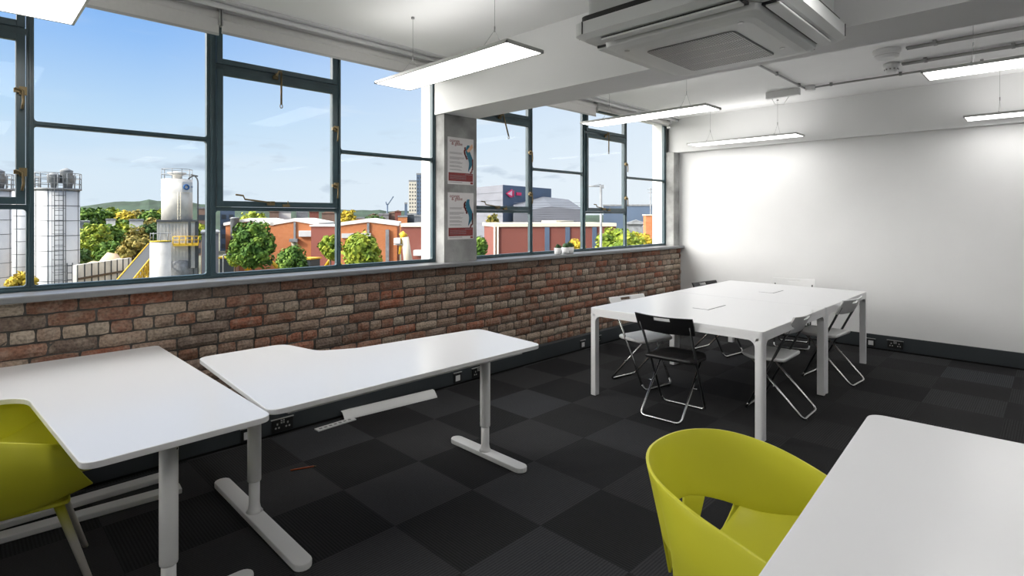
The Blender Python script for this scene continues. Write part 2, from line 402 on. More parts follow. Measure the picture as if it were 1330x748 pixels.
# ceiling beams
for i, (x0, x1) in enumerate([(-1.08, -.69), (3.045, 3.445), (7.27, 7.352)]):
    b = BM(); box(b, x0, x1, YR, 4.0, 2.42, ZC+.01); struct('trim_%d' % (8+i), b, M['beam'], label=['white ceiling beam behind the camera', 'white ceiling beam crossing above the poster column', 'shallow white downstand beam along the end wall'][i], cat='beam')
# trunking
b = BM(); box(b, XB, 7.33, 3.80, 3.848, .018, .158); prism(b, [(XB, 3.80, .158), (XB, 3.848, .158), (XB, 3.848, .166)], (7.33-XB, 0, 0))
struct('baseboard_left', b, M['trunk'], label='dark grey cable trunking skirting under the brick wall', cat='skirting', bevel=.002)
b = BM(); box(b, XB, 7.34, 3.812, 3.848, 0, .018); box(b, 7.342, XF, YR, 3.80, 0, .018); struct('trim_11', b, M['black'], label='black shadow gap under the skirting', cat='skirting')
b = BM(); box(b, 7.33, 7.349, YR, 3.80, .018, .168); struct('baseboard_far', b, M['trunk'], label='dark grey cable trunking skirting under the white end wall', cat='skirting', bevel=.002)

# ---------------------------------------------------------------- windows
YF = 4.01
def bar(bm, x0, x1, z0, z1, y0=YF, y1=YF+.035): box(bm, x0, x1, y0, y1, z0, z1)
def ring(bm, x0, x1, z0, z1, w, y0, y1):
    bar(bm, x0, x0+w, z0, z1, y0, y1); bar(bm, x1-w, x1, z0, z1, y0, y1); bar(bm, x0+w, x1-w, z0, z0+w, y0, y1); bar(bm, x0+w, x1-w, z1-w, z1, y0, y1)
def fillets(bm, x0, x1, z0, z1, r, y0, y1):
    """rounded inner corners of a steel frame"""
    for sx, xx in ((1, x0), (-1, x1)):
        for sz, z_ in ((1, z0), (-1, z1)):
            pts = [(xx, y0, z_)]
            for k in range(5):
                a = k/4*PI/2; pts.append((xx+sx*r*(1-math.sin(a)), y0, z_+sz*r*(1-math.cos(a))))
            prism(bm, pts, (0, y1-y0, 0))
ZB, ZT = 1.092, 2.845
def stay_lever(parent, x, z, tilt=0):
    bm = BM(); cyl(bm, (x-.022, YF-.012, z+.01), (x-.022, YF-.045, z+.014), .009); box(bm, x-.04, x-.005, YF-.03, YF-.012, z-.02, z+.005)
    tube(bm, [(x-.02, YF-.04, z+.0), (x-.008, YF-.05, z+.035), (x+.012, YF-.05, z+.035)], .007, 8)
    p = [Vector((0, 0, .03)), Vector((0, 0, -.10)), Vector((0, 0, -.20))]
    M3 = Matrix.Rotation(tilt, 4, 'Y')
    pts = [M3 @ q + Vector((x+.008, YF-.05, z)) for q in p]
    tube(bm, pts, .0075, 8)
    e = pts[-1]; tube(bm, [(e.x+.009*math.cos(a*PI/6), e.y, e.z-.012+.014*math.sin(a*PI/6)) for a in range(12)], .003, 6, closed=True)
    o = obj('window_stay', bm, M['brass'], parent); return o
def fastener(parent, x, z):
    bm = BM(); box(bm, x-.012, x+.02, YF-.03, YF-.012, z-.02, z+.025); cyl(bm, (x+.0, YF-.03, z), (x+.0, YF-.05, z), .009)
    tube(bm, [(x-.03, YF-.045, z+.01), (x+.0, YF-.05, z), (x+.004, YF-.05, z-.06), (x-.002, YF-.05, z-.10)], .006, 8); box(bm, x-.035, x-.01, YF-.04, YF-.02, z-.01, z+.012)
    return obj('window_fastener', bm, M['brass'], parent)
def stay_bar(parent, x, z, length=.24):
    bm = BM(); box(bm, x-.02, x+.03, YF-.035, YF-.012, z-.008, z+.02); tube(bm, [(x, YF-.04, z+.01), (x-length*.75, YF-.05, z+.03), (x-length*.8, YF-.05, z+.055), (x-length, YF-.05, z+.06)], .006, 8)
    box(bm, x+.09, x+.14, YF-.03, YF-.012, z-.02, z+.0); cyl(bm, (x+.13, YF-.02, z), (x+.13, YF-.02, z+.025), .003)
    return obj('stay_bar', bm, M['brass'], parent)
def window(nm, label, x0, xa0, xa1, xb0, xb1, xc0, xc1, x1, hw):
    """x0..xa0 casement unit | xa1..xb0 fixed | xb1..xc0 casement unit | xc1..x1 fixed"""
    wn_ = thing(nm, label, 'window'); wn_['kind'] = 'structure'
    bm = BM(); ring(bm, x0+.002, x1-.002, ZB, ZT, .028, YF, YF+.04); ring(bm, x0+.002, x1-.002, ZB, ZT, .014, YF-.008, YF)
    obj('outer_frame', bm, M['steel'], wn_, bevel=.002)
    for (a, c) in ((xa0, xa1), (xb0, xb1), (xc0, xc1)):
        bm = BM(); bar(bm, a, c, ZB+.028, ZT-.028); bar(bm, (a+c)/2-.006, (a+c)/2+.006, ZB+.02, ZT-.02, YF-.01, YF)
        obj('mullion', bm, M['steel'], wn_, bevel=.002)
    for (a, c) in ((xa1, xb0), (xc1, x1-.03)):
        bm = BM(); bar(bm, a, c, 2.0, 2.028); bar(bm, a, c, 2.009, 2.019, YF-.008, YF)
        fillets(bm, a, c, ZB+.028, 2.0, .016, YF, YF+.03); fillets(bm, a, c, 2.028, ZT-.028, .016, YF, YF+.03)
        obj('transom', bm, M['steel'], wn_)
        for z0, z1 in ((ZB+.02, 2.005), (2.024, ZT-.02)):
            bm = BM(); box(bm, a-.005, c+.005, YF+.012, YF+.018, z0, z1); obj('pane', bm, M['glass'], wn_)
    for (a, c) in ((x0+.03, xa0), (xb1, xc0)):
        bm = BM(); bar(bm, a, c, 1.54, 1.566); bar(bm, a, c, 2.498, 2.528); fillets(bm, a, c, ZB+.028, 1.54, .016, YF, YF+.03)
        obj('transom', bm, M['steel'], wn_, bevel=.002)
        bm = BM(); ring(bm, a+.004, c-.004, 1.568, 2.496, .038, YF-.014, YF+.03); ring(bm, a+.03, c-.03, 1.594, 2.470, .014, YF-.004, YF+.02)
        cs = obj('casement', bm, M['steel'], wn_, bevel=.002)
        bm = BM(); box(bm, a+.03, c-.03, YF+.012, YF+.017, 1.6, 2.465); obj('pane', bm, M['glass'], cs)
        bm = BM(); ring(bm, a+.004, c-.004, 2.53, ZT-.03, .036, YF-.012, YF+.03); cs2 = obj('top_casement', bm, M['steel'], wn_, bevel=.002)
        bm = BM(); box(bm, a+.03, c-.03, YF+.012, YF+.017, 2.55, ZT-.05); obj('pane', bm, M['glass'], cs2)
        bm = BM(); box(bm, a-.005, c+.005, YF+.012, YF+.018, ZB+.02, 1.545); obj('pane', bm, M['glass'], wn_)
        if hw:
            stay_lever(wn_, a+(c-a)*.47, 2.505, 0 if a < 3 or a > 5 else -.35); fastener(wn_, c-.018, 2.18); fastener(wn_, c-.018, 1.74); stay_bar(wn_, a+(c-a)*.40, 1.59)
    return wn_
window('window_1', 'steel framed window with silos behind it, nearest bay left of the posters', -.68, .272, .305, 1.172, 1.228, 2.10, 2.135, 3.06, True)
window('window_2', 'steel framed window right of the poster column, small plants on its sill', 3.445, 4.325, 4.365, 5.24, 5.30, 6.15, 6.185, 7.185, True)
window('window_3', 'steel framed window of the bay behind the camera', -4.79, -3.84, -3.805, -2.94, -2.885, -2.0, -1.97, -1.065, False)

# ---------------------------------------------------------------- blinds and the conduit above them
def blind(x0, x1, zb, label):
    t = thing('roller_blind', label, 'blind', ((x0+x1)/2, 3.93, zb), 0, 'white roller blinds at the window heads')
    h = (x1-x0)/2; top = 2.86-zb
    bm = BM(); box(bm, -h, h, -.002, .002, 0, top-.02); obj('blind_fabric', bm, M['blind'], t)
    bm = BM(); cyl(bm, (-h, .012, top-.032), (h, .012, top-.032), .03, seg=20); obj('blind_roll', bm, M['blind'], t)
    bm = BM(); box(bm, -h, h, -.006, .006, -.014, .002); obj('bottom_rail', bm, M['alu'], t, bevel=.002)
    bm = BM()
    for s in (-1, 1): box(bm, s*h-.004, s*h+.004, -.02, .028, top-.10, top+.03)
    islands('bracket', bm, M['alu'], t)
    return t
blind(-.66, 1.222, 2.708, 'white roller blind above the left half of the near window')
blind(1.24, 3.035, 2.725, 'white roller blind left of the concrete poster column')
blind(3.46, 5.395, 2.712, 'white roller blind lowered furthest, just right of the poster column')
blind(5.415, 7.14, 2.795, 'white roller blind rolled up highest, at the far corner')
for x0, x1, lb in ((-.68, 3.04, 'white pipe running along the ceiling above the near window'), (3.45, 7.26, 'white pipe running along the ceiling above the far window')):
    bm = BM(); cyl(bm, (x0, 3.86, 2.868), (x1, 3.86, 2.868), .017); box(bm, x0, x1, 3.80, 3.86, 2.888, ZC)
    tag(obj('ceiling_pipe', bm, M['whitepl']), lb, 'pipe')

# ---------------------------------------------------------------- posters on the column
def squiggle(k):  # curved teal shape outline inside an A3 sheet (u right 0..1, v up 0..1)
    L_, R_ = [], []
    for i in range(15):
        t_ = i/14; v = .86-.63*t_; c = .83-.065*math.sin((t_*1.15+.08)*2*PI)
        wdt = .105*math.sin(PI*min(1, t_*.9+.16))
        L_.append((c-wdt, v)); R_.append((c+wdt*.8, v))
    return L_, R_
def poster(zc, label, first):
    W_, H_ = .308, .425; t = thing('poster', label, 'poster', (3.252, 3.8785, zc), 0, 'posters on the concrete column')
    def rect(bm, u0, u1, v0, v1, y=-.0016): box(bm, (u0-.5)*W_, (u1-.5)*W_, y, y+.0008, (v0-.5)*H_, (v1-.5)*H_)
    bm = BM(); box(bm, -W_/2, W_/2, -.001, .001, -H_/2, H_/2); obj('sheet', bm, M['paper'], t)
    bm = BM(); rect(bm, .03, .97, .07, .25); rect(bm, .87, .97, .015, .06, -.0018); obj('maroon_band', bm, M['maroon'], t)
    bm = BM()
    for i, (v, l) in enumerate([(.68, .55), (.665, .5), (.65, .52), (.58, .6), (.565, .62), (.55, .58), (.535, .4), (.485, .45), (.465, .55), (.45, .5), (.40, .4), (.385, .5), (.37, .52), (.32, .45), (.305, .5)]):
        rect(bm, .07, .07+l*.92, v-.003, v+.003)
    for v in (.19, .165, .14, .115): rect(bm, .08, .70, v-.003, v+.003, -.0022)
    rect(bm, .66, .94, .215, .225, -.0022); rect(bm, .06, .55, .04, .05)
    obj('small_print', bm, M['textgrey'], t)
    L_, R_ = squiggle(first); bm = BM()
    vs = [bm.verts.new(((u-.5)*W_, -.002, (v-.5)*H_)) for u, v in L_]; ws = [bm.verts.new(((u-.5)*W_, -.002, (v-.5)*H_)) for u, v in R_]
    for i in range(len(vs)-1): bm.faces.new((vs[i], ws[i], ws[i+1], vs[i+1]))
    obj('teal_shape', bm, M['teal'], t)
    bm = BM()
    rnd = random.Random(5+first)
    for i in range(46):
        q = i/46; v = .80-.55*q; side = (-1 if q < .45 else 1); c = .83-.065*math.sin((q*1.15+.08)*2*PI)
        u = min(.955, c + side*(.10+.05*rnd.random())); r_ = .016
        prism(bm, [((u-.5)*W_+r_*.5*math.cos(a), -.0022, (v-.5)*H_+r_*.5*math.sin(a)) for a in [k*PI/4 for k in range(8)]], (0, -.0004, 0))
    obj('dotted_edge', bm, M['maroon'], t)['kind'] = 'stuff'
    if first:
        bm = BM(); prism(bm, [((u-.5)*W_, -.0021, (v-.5)*H_) for u, v in ((.72, .74), (.80, .80), (.94, .90), (.97, .82), (.86, .74), (.78, .70))], (0, -.0004, 0)); obj('peach_shape', bm, M['peach'], t)
    for txt, u, v, sz in (('orange', .07, .895, .042), ('& globe', .14, .835, .042)):
        cu = bpy.data.curves.new('heading', 'FONT'); cu.body = txt; cu.size = sz; cu.extrude = .0004; 
        o0 = bpy.data.objects.new('tmp', cu); C.collection.objects.link(o0); bpy.context.view_layer.update()
        me_ = bpy.data.meshes.new_from_object(o0); me_.materials.clear(); me_.materials.append(M['maroon']); bpy.data.objects.remove(o0)
        o = bpy.data.objects.new('heading', me_); C.collection.objects.link(o); o.parent = t; o.location = ((u-.5)*W_, -.0018, (v-.5)*H_); o.rotation_euler = (PI/2, 0, 0)
poster(2.007, 'upper poster with a teal curve and pale peach top on the concrete column', 1)
poster(1.507, 'lower poster with a red dotted teal curve on the concrete column', 0)

# ---------------------------------------------------------------- pots on the sill
def pot(x, y, label, kind):
    t = thing('potted_succulent', label, 'plant', (x, y, 1.0905), 0, 'small succulents on the sill')
    bm = BM(); lathe(bm, [(.033, 0), (.038, .004), (.042, .072), (.037, .072), (.036, .06)], seg=20); obj('pot', bm, M['whitepl'], t)
    bm = BM(); rnd = random.Random(kind)
    if kind == 1:
        bmesh.ops.create_icosphere(bm, subdivisions=3, radius=.036, matrix=Matrix.Translation((0, 0, .082)))
    else:
        for i in range(26):
            a = rnd.random()*2*PI; e = rnd.uniform(.25, 1.4); l = rnd.uniform(.045, .075) if kind == 2 else rnd.uniform(.04, .055)
            d = Vector((math.cos(a)*math.cos(e), math.sin(a)*math.cos(e), math.sin(e)))
            p = Vector((0, 0, .062)); cyl(bm, p, p+d*l*.6, .004, .009, 6); cyl(bm, p+d*l*.6, p+d*l, .009, .001, 6)
    obj('leaves', bm, M['succulent'], t)
pot(4.62, 3.87, 'dark leafy succulent in a white pot, leftmost of three on the sill', 0)
pot(4.75, 3.87, 'round olive cactus in a white pot, the middle of three on the sill', 1)
pot(4.845, 3.88, 'tall spiky succulent in a white pot, rightmost of three on the sill', 2)

# ---------------------------------------------------------------- sockets on the trunking
M['socket_black'] = mat('socket_black_plate', (.012, .013, .013), .35)
def socket_(kind, loc, rz, label):
    t = thing('wall_socket', label, 'socket', loc, rz)
    if kind == 'double':
        bm = BM(); box(bm, -.073, .073, -.008, 0, -.043, .043); obj('face_plate', bm, M['socket_black'], t, bevel=.002)
        bm = BM(); box(bm, -.078, .078, -.011, 0, .043, .048); obj('top_lip', bm, M['alu'], t)
        bm = BM()
        for s in (-1, 1):
            box(bm, s*.036-.005, s*.036+.005, -.0095, -.008, .005, .018)
            for q in (-1, 1):
                cyl(bm, (s*.036+q*.011, -.008, -.014), (s*.036+q*.011, -.0095, -.014), .0065, seg=10)
        for q in (-1, 1):
            for v in (.017, .032): box(bm, q*.008-.005, q*.008+.005, -.010, -.008, v-.005, v+.005)
        obj('socket_holes', bm, M['alu'], t)
    else:
        bm = BM(); box(bm, -.043, .043, -.008, 0, -.043, .043); obj('face_plate', bm, M['socket_black'], t, bevel=.002)
        bm = BM(); box(bm, -.046, .046, -.011, 0, .043, .048); obj('top_lip', bm, M['alu'], t)
        bm = BM(); box(bm, -.025, .025, -.011, -.008, -.028, .022); obj('outlet_module', bm, M['whitepl'], t, bevel=.001)
socket_('data', (1.355, 3.80, .062), 0, 'black data outlet with a pale square, on the skirting beside the near desk leg')
socket_('double', (1.585, 3.80, .068), 0, 'black double socket on the skirting just right of the near desk leg')
socket_('data', (3.145, 3.80, .068), 0, 'small data outlet left of the far desk leg on the skirting')
socket_('double', (3.39, 3.80, .068), 0, 'black double socket right behind the far leg of the curved desk')
socket_('data', (4.965, 3.80, .066), 0, 'small data outlet on the skirting left of the meeting table leg')
socket_('double', (5.235, 3.80, .072), 0, 'double socket on the skirting partly behind the meeting table leg')
socket_('data', (7.33, 1.51, .072), -PI/2, 'data outlet on the end wall skirting beside the table corner leg')
socket_('double', (7.33, 1.28, .082), -PI/2, 'double socket on the end wall skirting right of the meeting table')

# ---------------------------------------------------------------- desks
def foot(bm, cx_, cy_, L_, along='y', w_=.08, h_=.032):
    pts = []
    r = w_/2
    for k in range(9): a = -PI/2+k/8*PI; pts.append((L_/2-r+r*math.cos(a), r*math.sin(a)))
    for k in range(9): a = PI/2+k/8*PI; pts.append((-L_/2+r+r*math.cos(a), r*math.sin(a)))
    if along == 'y': pts = [(cx_+q[1], cy_+q[0]) for q in pts]
    else: pts = [(cx_+q[0], cy_+q[1]) for q in pts]
    slab(bm, pts, .002, h_)
def t_leg(parent, x, y, cxy, L_, along, ztop):
    f = obj('foot_bar', (lambda b_: (foot(b_, cxy[0], cxy[1], L_, along), b_)[1])(BM()), M['white_metal'], parent, bevel=.004)
    bm = BM(); lathe(bm, [(.031, .185), (.032, .19), (.032, ztop)], (x, y, 0), 24); lg = obj('leg', bm, M['white_metal'], parent)
    bm = BM(); lathe(bm, [(.040, .030), (.030, .045), (.0255, .07), (.0255, .20)], (x, y, 0), 24); obj('inner_tube', bm, M['white_metal'], lg)
    bm = BM(); cyl(bm, (x+.0225, y-.0225, .62), (x+.0235, y-.0235, .62), .004, seg=8); obj('screw', bm, M['black'], lg)
ZD = .73
# curved desk beside the brick wall
d2 = thing('desk', 'white corner desk with a scooped back edge, second along the brick wall', 'desk', (1.7, 2.8, 0))
def rel(pts, o): return [(p[0]-o[0], p[1]-o[1]) for p in pts]
outline = round_poly([(.875, 2.215), (2.492, 2.215), (2.535, 2.80), (2.50, 2.835)][:2] + [(2.54, 2.835), (1.66, 2.925), (1.47, 3.02), (1.40, 3.34), (.93, 3.345)], [.06, .06, .08, .16, .09, .10, .07], 10)
bm = BM(); slab(bm, rel(outline, (1.7, 2.8)), ZD-.023, ZD); obj('desk_top', bm, M['desk_top'], d2, bevel=.003)
bm = BM()
for (x0, x1, y0, y1) in ((.98, 2.40, 2.29, 2.33), (.98, 2.40, 2.70, 2.74), (1.02, 1.08, 2.33, 3.25), (2.31, 2.37, 2.33, 2.70)):
    box(bm, x0-1.7, x1-1.7, y0-2.8, y1-2.8, ZD-.055, ZD-.023)
obj('underframe', bm, M['white_metal'], d2)
t_leg(d2, 1.05-1.7, 2.85-2.8, (1.045-1.7, 2.80-2.8), 1.08, 'y', ZD-.055)
t_leg(d2, 2.345-1.7, 2.56-2.8, (2.345-1.7, 2.545-2.8), .66, 'y', ZD-.055)
# desk at the left edge of the picture
d1 = thing('desk', 'white corner desk nearest the left, a lime chair tucked at its inner edge', 'desk', (.5, 2.9, 0))
outline = round_poly([(.275, 2.15), (.868, 2.165), (.855, 3.835), (-.23, 3.835), (-.23, 3.17), (.21, 3.17)], [.055, .055, .03, .05, .08, .14], 10)
bm = BM(); slab(bm, rel(outline, (.5, 2.9)), ZD-.023, ZD); obj('desk_top', bm, M['desk_top'], d1, bevel=.003)
bm = BM()
for (x0, x1, y0, y1) in ((.75, .79, 2.26, 3.70), (.36, .40, 2.26, 3.70), (.36, .79, 2.34, 2.40), (-.1, .79, 3.60, 3.66)):
    box(bm, x0-.5, x1-.5, y0-2.9, y1-2.9, ZD-.055, ZD-.023)
obj('underframe', bm, M['white_metal'], d1)
t_leg(d1, .57-.5, 2.40-2.9, (.56-.5, 2.375-2.9), .62, 'x', ZD-.055)
t_leg(d1, .36-.5, 3.63-2.9, (.38-.5, 3.63-2.9), 1.06, 'x', ZD-.055)
bm = BM(); box(bm, -.42, .42, -.04, .04, 0, .028); tag(obj('metal_rail', bm, M['white_metal'], bevel=.004, loc=(.45, 3.45, .001)), 'loose white metal rail lying on the carpet under the leftmost desk', 'rail')
bpy.data.objects['metal_rail'].rotation_euler = (0, 0, -.09)
# near desk at the lower right
d3 = thing('desk', 'white desk in the right foreground with a rounded corner, lime chair pushed under it', 'desk', (1.75, .1, 0), .052)
outline = round_poly([(-.85, -.42), (.80, -.42), (.80, .385), (-.85, .385)], .06, 10)
bm = BM(); slab(bm, outline, ZD-.023, ZD); obj('desk_top', bm, M['desk_top'], d3, bevel=.003)
bm = BM()
for q in ((-.7, .65, .27, .31), (-.7, .65, -.35, -.31), (-.68, -.62, -.31, .27), (.6, .66, -.31, .27)): box(bm, *q, ZD-.055, ZD-.023)
obj('underframe', bm, M['white_metal'], d3)
t_leg(d3, -.65, 0, (-.65, 0), .62, 'y', ZD-.055); t_leg(d3, .63, 0, (.63, 0), .62, 'y', ZD-.055)

# ---------------------------------------------------------------- big meeting table: two square tables pushed together
def meeting_table(x0, x1, y0, y1, label):
    cx_, cy_ = (x0+x1)/2, (y0+y1)/2; t = thing('meeting_table', label, 'table', (cx_, cy_, 0), 0)
    hx, hy = (x1-x0)/2, (y1-y0)/2; ZT_ = .736
    pts = round_poly([(-hx, -hy), (hx, -hy), (hx, hy), (-hx, hy)], .03, 6)
    bm = BM(); slab(bm, pts, ZT_-.03, ZT_); obj('tabletop', bm, M['table'], t, bevel=.004)
    bm = BM(); w_ = .03
    inner = round_poly([(-hx+w_, -hy+w_), (hx-w_, -hy+w_), (hx-w_, hy-w_), (-hx+w_, hy-w_)], .005, 6)
    n = len(pts); lv = []
    for src, z_ in ((pts, ZT_-.065), (pts, ZT_-.028), (inner, ZT_-.028), (inner, ZT_-.065)): lv.append([bm.verts.new((p[0], p[1], z_)) for p in src])
    for a in range(4):
        A, B = lv[a], lv[(a+1) % 4]
        for i in range(n): bm.faces.new((A[i], A[(i+1) % n], B[(i+1) % n], B[i]))
    obj('apron', bm, M['table'], t)
    for sx in (-1, 1):
        for sy in (-1, 1):
            bm = BM(); L_ = .056
            lp = round_poly([(sx*hx, sy*hy), (sx*(hx-L_), sy*hy), (sx*(hx-L_), sy*(hy-L_)), (sx*hx, sy*(hy-L_))], [.028, .006, .006, .006], 5)
            slab(bm, lp, .006, ZT_-.05)
            r = .05; za = ZT_-.065
            for ax in (0, 1):
                q = [(0, 0)]
                for k in range(8):
                    a = k/7*PI/2; q.append((r*(1-math.sin(a)), r*(1-math.cos(a))))
                # concave fillet between leg and apron
                if ax == 0: prism(bm, [(sx*(hx-L_-u), sy*(hy-.002), za-v) for u, v in q], (0, -sy*.028, 0))
                else: prism(bm, [(sx*(hx-.002), sy*(hy-L_-u), za-v) for u, v in q], (-sx*.028, 0, 0))
            lg = obj('leg', bm, M['table'], t)
            bm = BM(); cyl(bm, (sx*(hx-.028), sy*(hy-.028), 0), (sx*(hx-.028), sy*(hy-.028), .007), .018); obj('glide', bm, M['blackpl'], lg)
    cxh = (4.505 if x0 < 5 else 5.89)-cx_; cyh = (2.105 if x0 < 5 else 2.09)-cy_
    hw_ = .165 if x0 < 5 else .145
    bm = BM(); box(bm, cxh-hw_, cxh+hw_, cyh-.07, cyh+.07, ZT_, ZT_+.0006); box(bm, cxh-hw_, cxh+hw_, cyh-.072, cyh-.066, ZT_, ZT_+.002)
    g_ = obj('cable_port', bm, M['acgrey'], t)
    bm = BM(); box(bm, cxh-hw_+.005, cxh+hw_-.005, cyh-.064, cyh+.066, ZT_+.0004, ZT_+.003); obj('cable_flap', bm, M['table'], g_, bevel=.001)
    return t
meeting_table(3.762, 5.156, 1.385, 2.802, 'white square meeting table nearer the desks, half of the joined pair')
meeting_table(5.160, 6.556, 1.385, 2.802, 'white square meeting table nearer the end wall, half of the joined pair')

# ---------------------------------------------------------------- folding chairs
def folding_chair(name, label, plastic, up_mat):
    t = thing(name, label, 'chair', (0,0,0), 0, 'folding chairs around the meeting table')
    r = .0095
    # back frame: U from the front floor bar up to the backrest (painted above, floor bar chromed)
    W1 = .185
    def A(s): return (.16-.37*s, .755*s)            # s from 0 (floor) to 1 (top)
    top = [(A(.90)[0], W1, A(.90)[1]), (A(.03)[0], W1, .03)]
    for sgn in (1, -1):
        bm = BM(); tube(bm, round_path([(A(.93)[0], sgn*(W1+.012), A(.93)[1]), (A(.5)[0], sgn*W1, A(.5)[1]), (A(.07)[0], sgn*(W1-.006), A(.07)[1])], .02), r); obj('back_upright', bm, M['darktube'] if up_mat else M['chrome'], t)
    bm = BM(); tube(bm, round_path([(A(.075)[0], W1-.006, A(.075)[1]), (.163, W1-.01, .013), (.163, -W1+.01, .013), (A(.075)[0], -W1+.006, A(.075)[1])], .035), r*.98); obj('front_floor_bar', bm, M['chrome'], t)
    W2 = .160
    def B(s): return (-.25+.37*s, .405*s)
    bm = BM(); tube(bm, round_path([(B(1)[0], W2, B(1)[1]), (-.255, W2, .012), (-.255, -W2, .012), (B(1)[0], -W2, B(1)[1])], .045), r); fr = obj('rear_frame', bm, M['chrome'], t)
    bm = BM(); cyl(bm, (B(1)[0], -W2, B(1)[1]), (B(1)[0], W2, B(1)[1]), r*.9); cyl(bm, (A(.53)[0]+.01, -W1, A(.53)[1]), (A(.53)[0]+.01, W1, A(.53)[1]), r*.8); islands('cross_bar', bm, M['darktube'], t)
    bm = BM()
    for x_, wy in ((.163, W1-.05), (-.255, W2-.05)):
        for s in (-1, 1): cyl(bm, (x_, s*wy, 0), (x_, s*wy, .013), .009, seg=10)
    islands('rubber_foot', bm, M['blackpl'], t)
    bm = BM(); xp = (.0)  # pivots
    for s in (-1, 1): cyl(bm, (-.05, s*(W2-.008), .222), (-.05, s*(W1+.012), .222), .006, seg=8)
    islands('pivot_bolt', bm, M['chrome'], t)
    # seat: rounded front, shallow dish
    bm = BM(); pts = round_poly([(-.135, -.19), (.12, -.20), (.205, -.15), (.205, .15), (.12, .20), (-.135, .19)], [.03, .06, .07, .07, .06, .03], 6)
    rings = []
    for sc, z_ in ((.96, .405), (1, .412), (1, .426), (.97, .434), (.86, .430), (.5, .425)):
        rings.append([bm.verts.new((.03+(p[0]-.03)*sc, p[1]*sc, z_+.012*((p[0]-.03)*sc)**2/.03)) for p in pts])
    for a, c in zip(rings, rings[1:]):
        for i in range(len(pts)):
            f = bm.faces.new((a[i], a[(i+1) % len(pts)], c[(i+1) % len(pts)], c[i])); f.smooth = True
    bm.faces.new(rings[0][::-1]); bm.faces.new(rings[-1]); obj('seat', bm, plastic, t)
    # backrest: curved panel with a grip slot
    bm = BM(); nu, rows = 14, (.63, .70, .728, .752, .762)
    def bp_(u, z_, off):
        y = u*.228; s = z_/.755; x = A(s)[0] - .03*(1-u*u) + off + .004
        zz_ = z_ + .006*abs(u)**2 - (.0 if z_ < .74 else .0); return (x, y, zz_)
    front = {}; back = {}
    for j, z_ in enumerate(rows):
        for i in range(nu+1):
            u = -1+2*i/nu; tap = 1 if z_ > .68 else .97
            front[i, j] = bm.verts.new(bp_(u*tap, z_, .008)); back[i, j] = bm.verts.new(bp_(u*tap, z_, -.008))
    def solid(i, j): return not (j == 1+0 and 5 <= i <= 8) if False else not (j == 2 and 5 <= i <= 8)
    for j in range(len(rows)-1):
        for i in range(nu):
            if solid(i, j):
                f = bm.faces.new((front[i, j], front[i+1, j], front[i+1, j+1], front[i, j+1])); f.smooth = True
                f = bm.faces.new((back[i, j], back[i, j+1], back[i+1, j+1], back[i+1, j])); f.smooth = True
                for (di, dj, e) in ((-1, 0, ((i, j), (i, j+1))), (1, 0, ((i+1, j), (i+1, j+1))), (0, -1, ((i, j), (i+1, j))), (0, 1, ((i, j+1), (i+1, j+1)))):
                    ni, nj = i+di, j+dj
                    if ni < 0 or ni >= nu or nj < 0 or nj >= len(rows)-1 or not solid(ni, nj):
                        bm.faces.new((front[e[0]], front[e[1]], back[e[1]], back[e[0]]))
    obj('backrest', bm, plastic, t, bevel=.002)
    return t
blk = folding_chair('folding_chair', 'black folding chair with chrome legs at the near end of the table', M['blackpl'], True)
blk.location = (3.9, 2.095, 0); blk.rotation_euler = (0, 0, .06)
wht = folding_chair('folding_chair', 'white folding chair in front of the brick wall, its seat under the table', M['whitepl'], False)
wht.location = (4.356, 2.643, 0); wht.rotation_euler = (0, 0, -1.744)
dup(blk, (5.943, 2.643, 0), -1.717, 'black folding chair at the far corner by the brick wall, only its top showing')
wg = folding_chair('folding_chair', 'white folding chair at the table side nearest the foreground desk', M['whitepl'], True)
wg.location = (4.52, 1.577, 0); wg.rotation_euler = (0, 0, 1.591)
dup(wg, (5.712, 1.522, 0), 1.482, 'white folding chair on the right side of the table, nearer the end wall')
dup(wg, (6.812, 2.182, 0), 3.388, 'white folding chair at the far end of the table against the white wall')

# ---------------------------------------------------------------- lime shell chairs
def lerp_keys(keys, u):
    ks = sorted(keys)
    for a, c in zip(ks, ks[1:]):
        if a <= u <= c:
            i = ks.index(a); p0 = Vector(keys[ks[max(i-1, 0)]]); p1 = Vector(keys[a]); p2 = Vector(keys[c]); p3 = Vector(keys[ks[min(i+2, len(ks)-1)]])
            t = (u-a)/(c-a)
            return .5*((2*p1)+(-p0+p2)*t+(2*p0-5*p1+4*p2-p3)*t*t+(-p0+3*p1-3*p2+p3)*t**3)
    return Vector(keys[ks[-1]])
def mirror(keys):
    d = dict(keys)
    for k, v in keys.items():
        if k > 0: d[-k] = (v[0], -v[1], v[2])
    return d
RIM = mirror({0: (-.265, 0, .770), .2: (-.238, .130, .770), .4: (-.155, .236, .760), .6: (-.025, .288, .735), .8: (.12, .290, .695), 1: (.27, .270, .640)})
BOT = mirror({0: (-.220, 0, .575), .2: (-.208, .095, .568), .4: (-.145, .178, .545), .6: (-.03, .232, .525), .8: (.11, .262, .555), 1: (.265, .266, .632)})
OUT = {.20: (-.205, .045, .395), .35: (-.185, .085, .385), .5: (-.12, .135, .385), .65: (.02, .195, .388), .8: (.18, .220, .405), 1: (.365, .235, .455)}
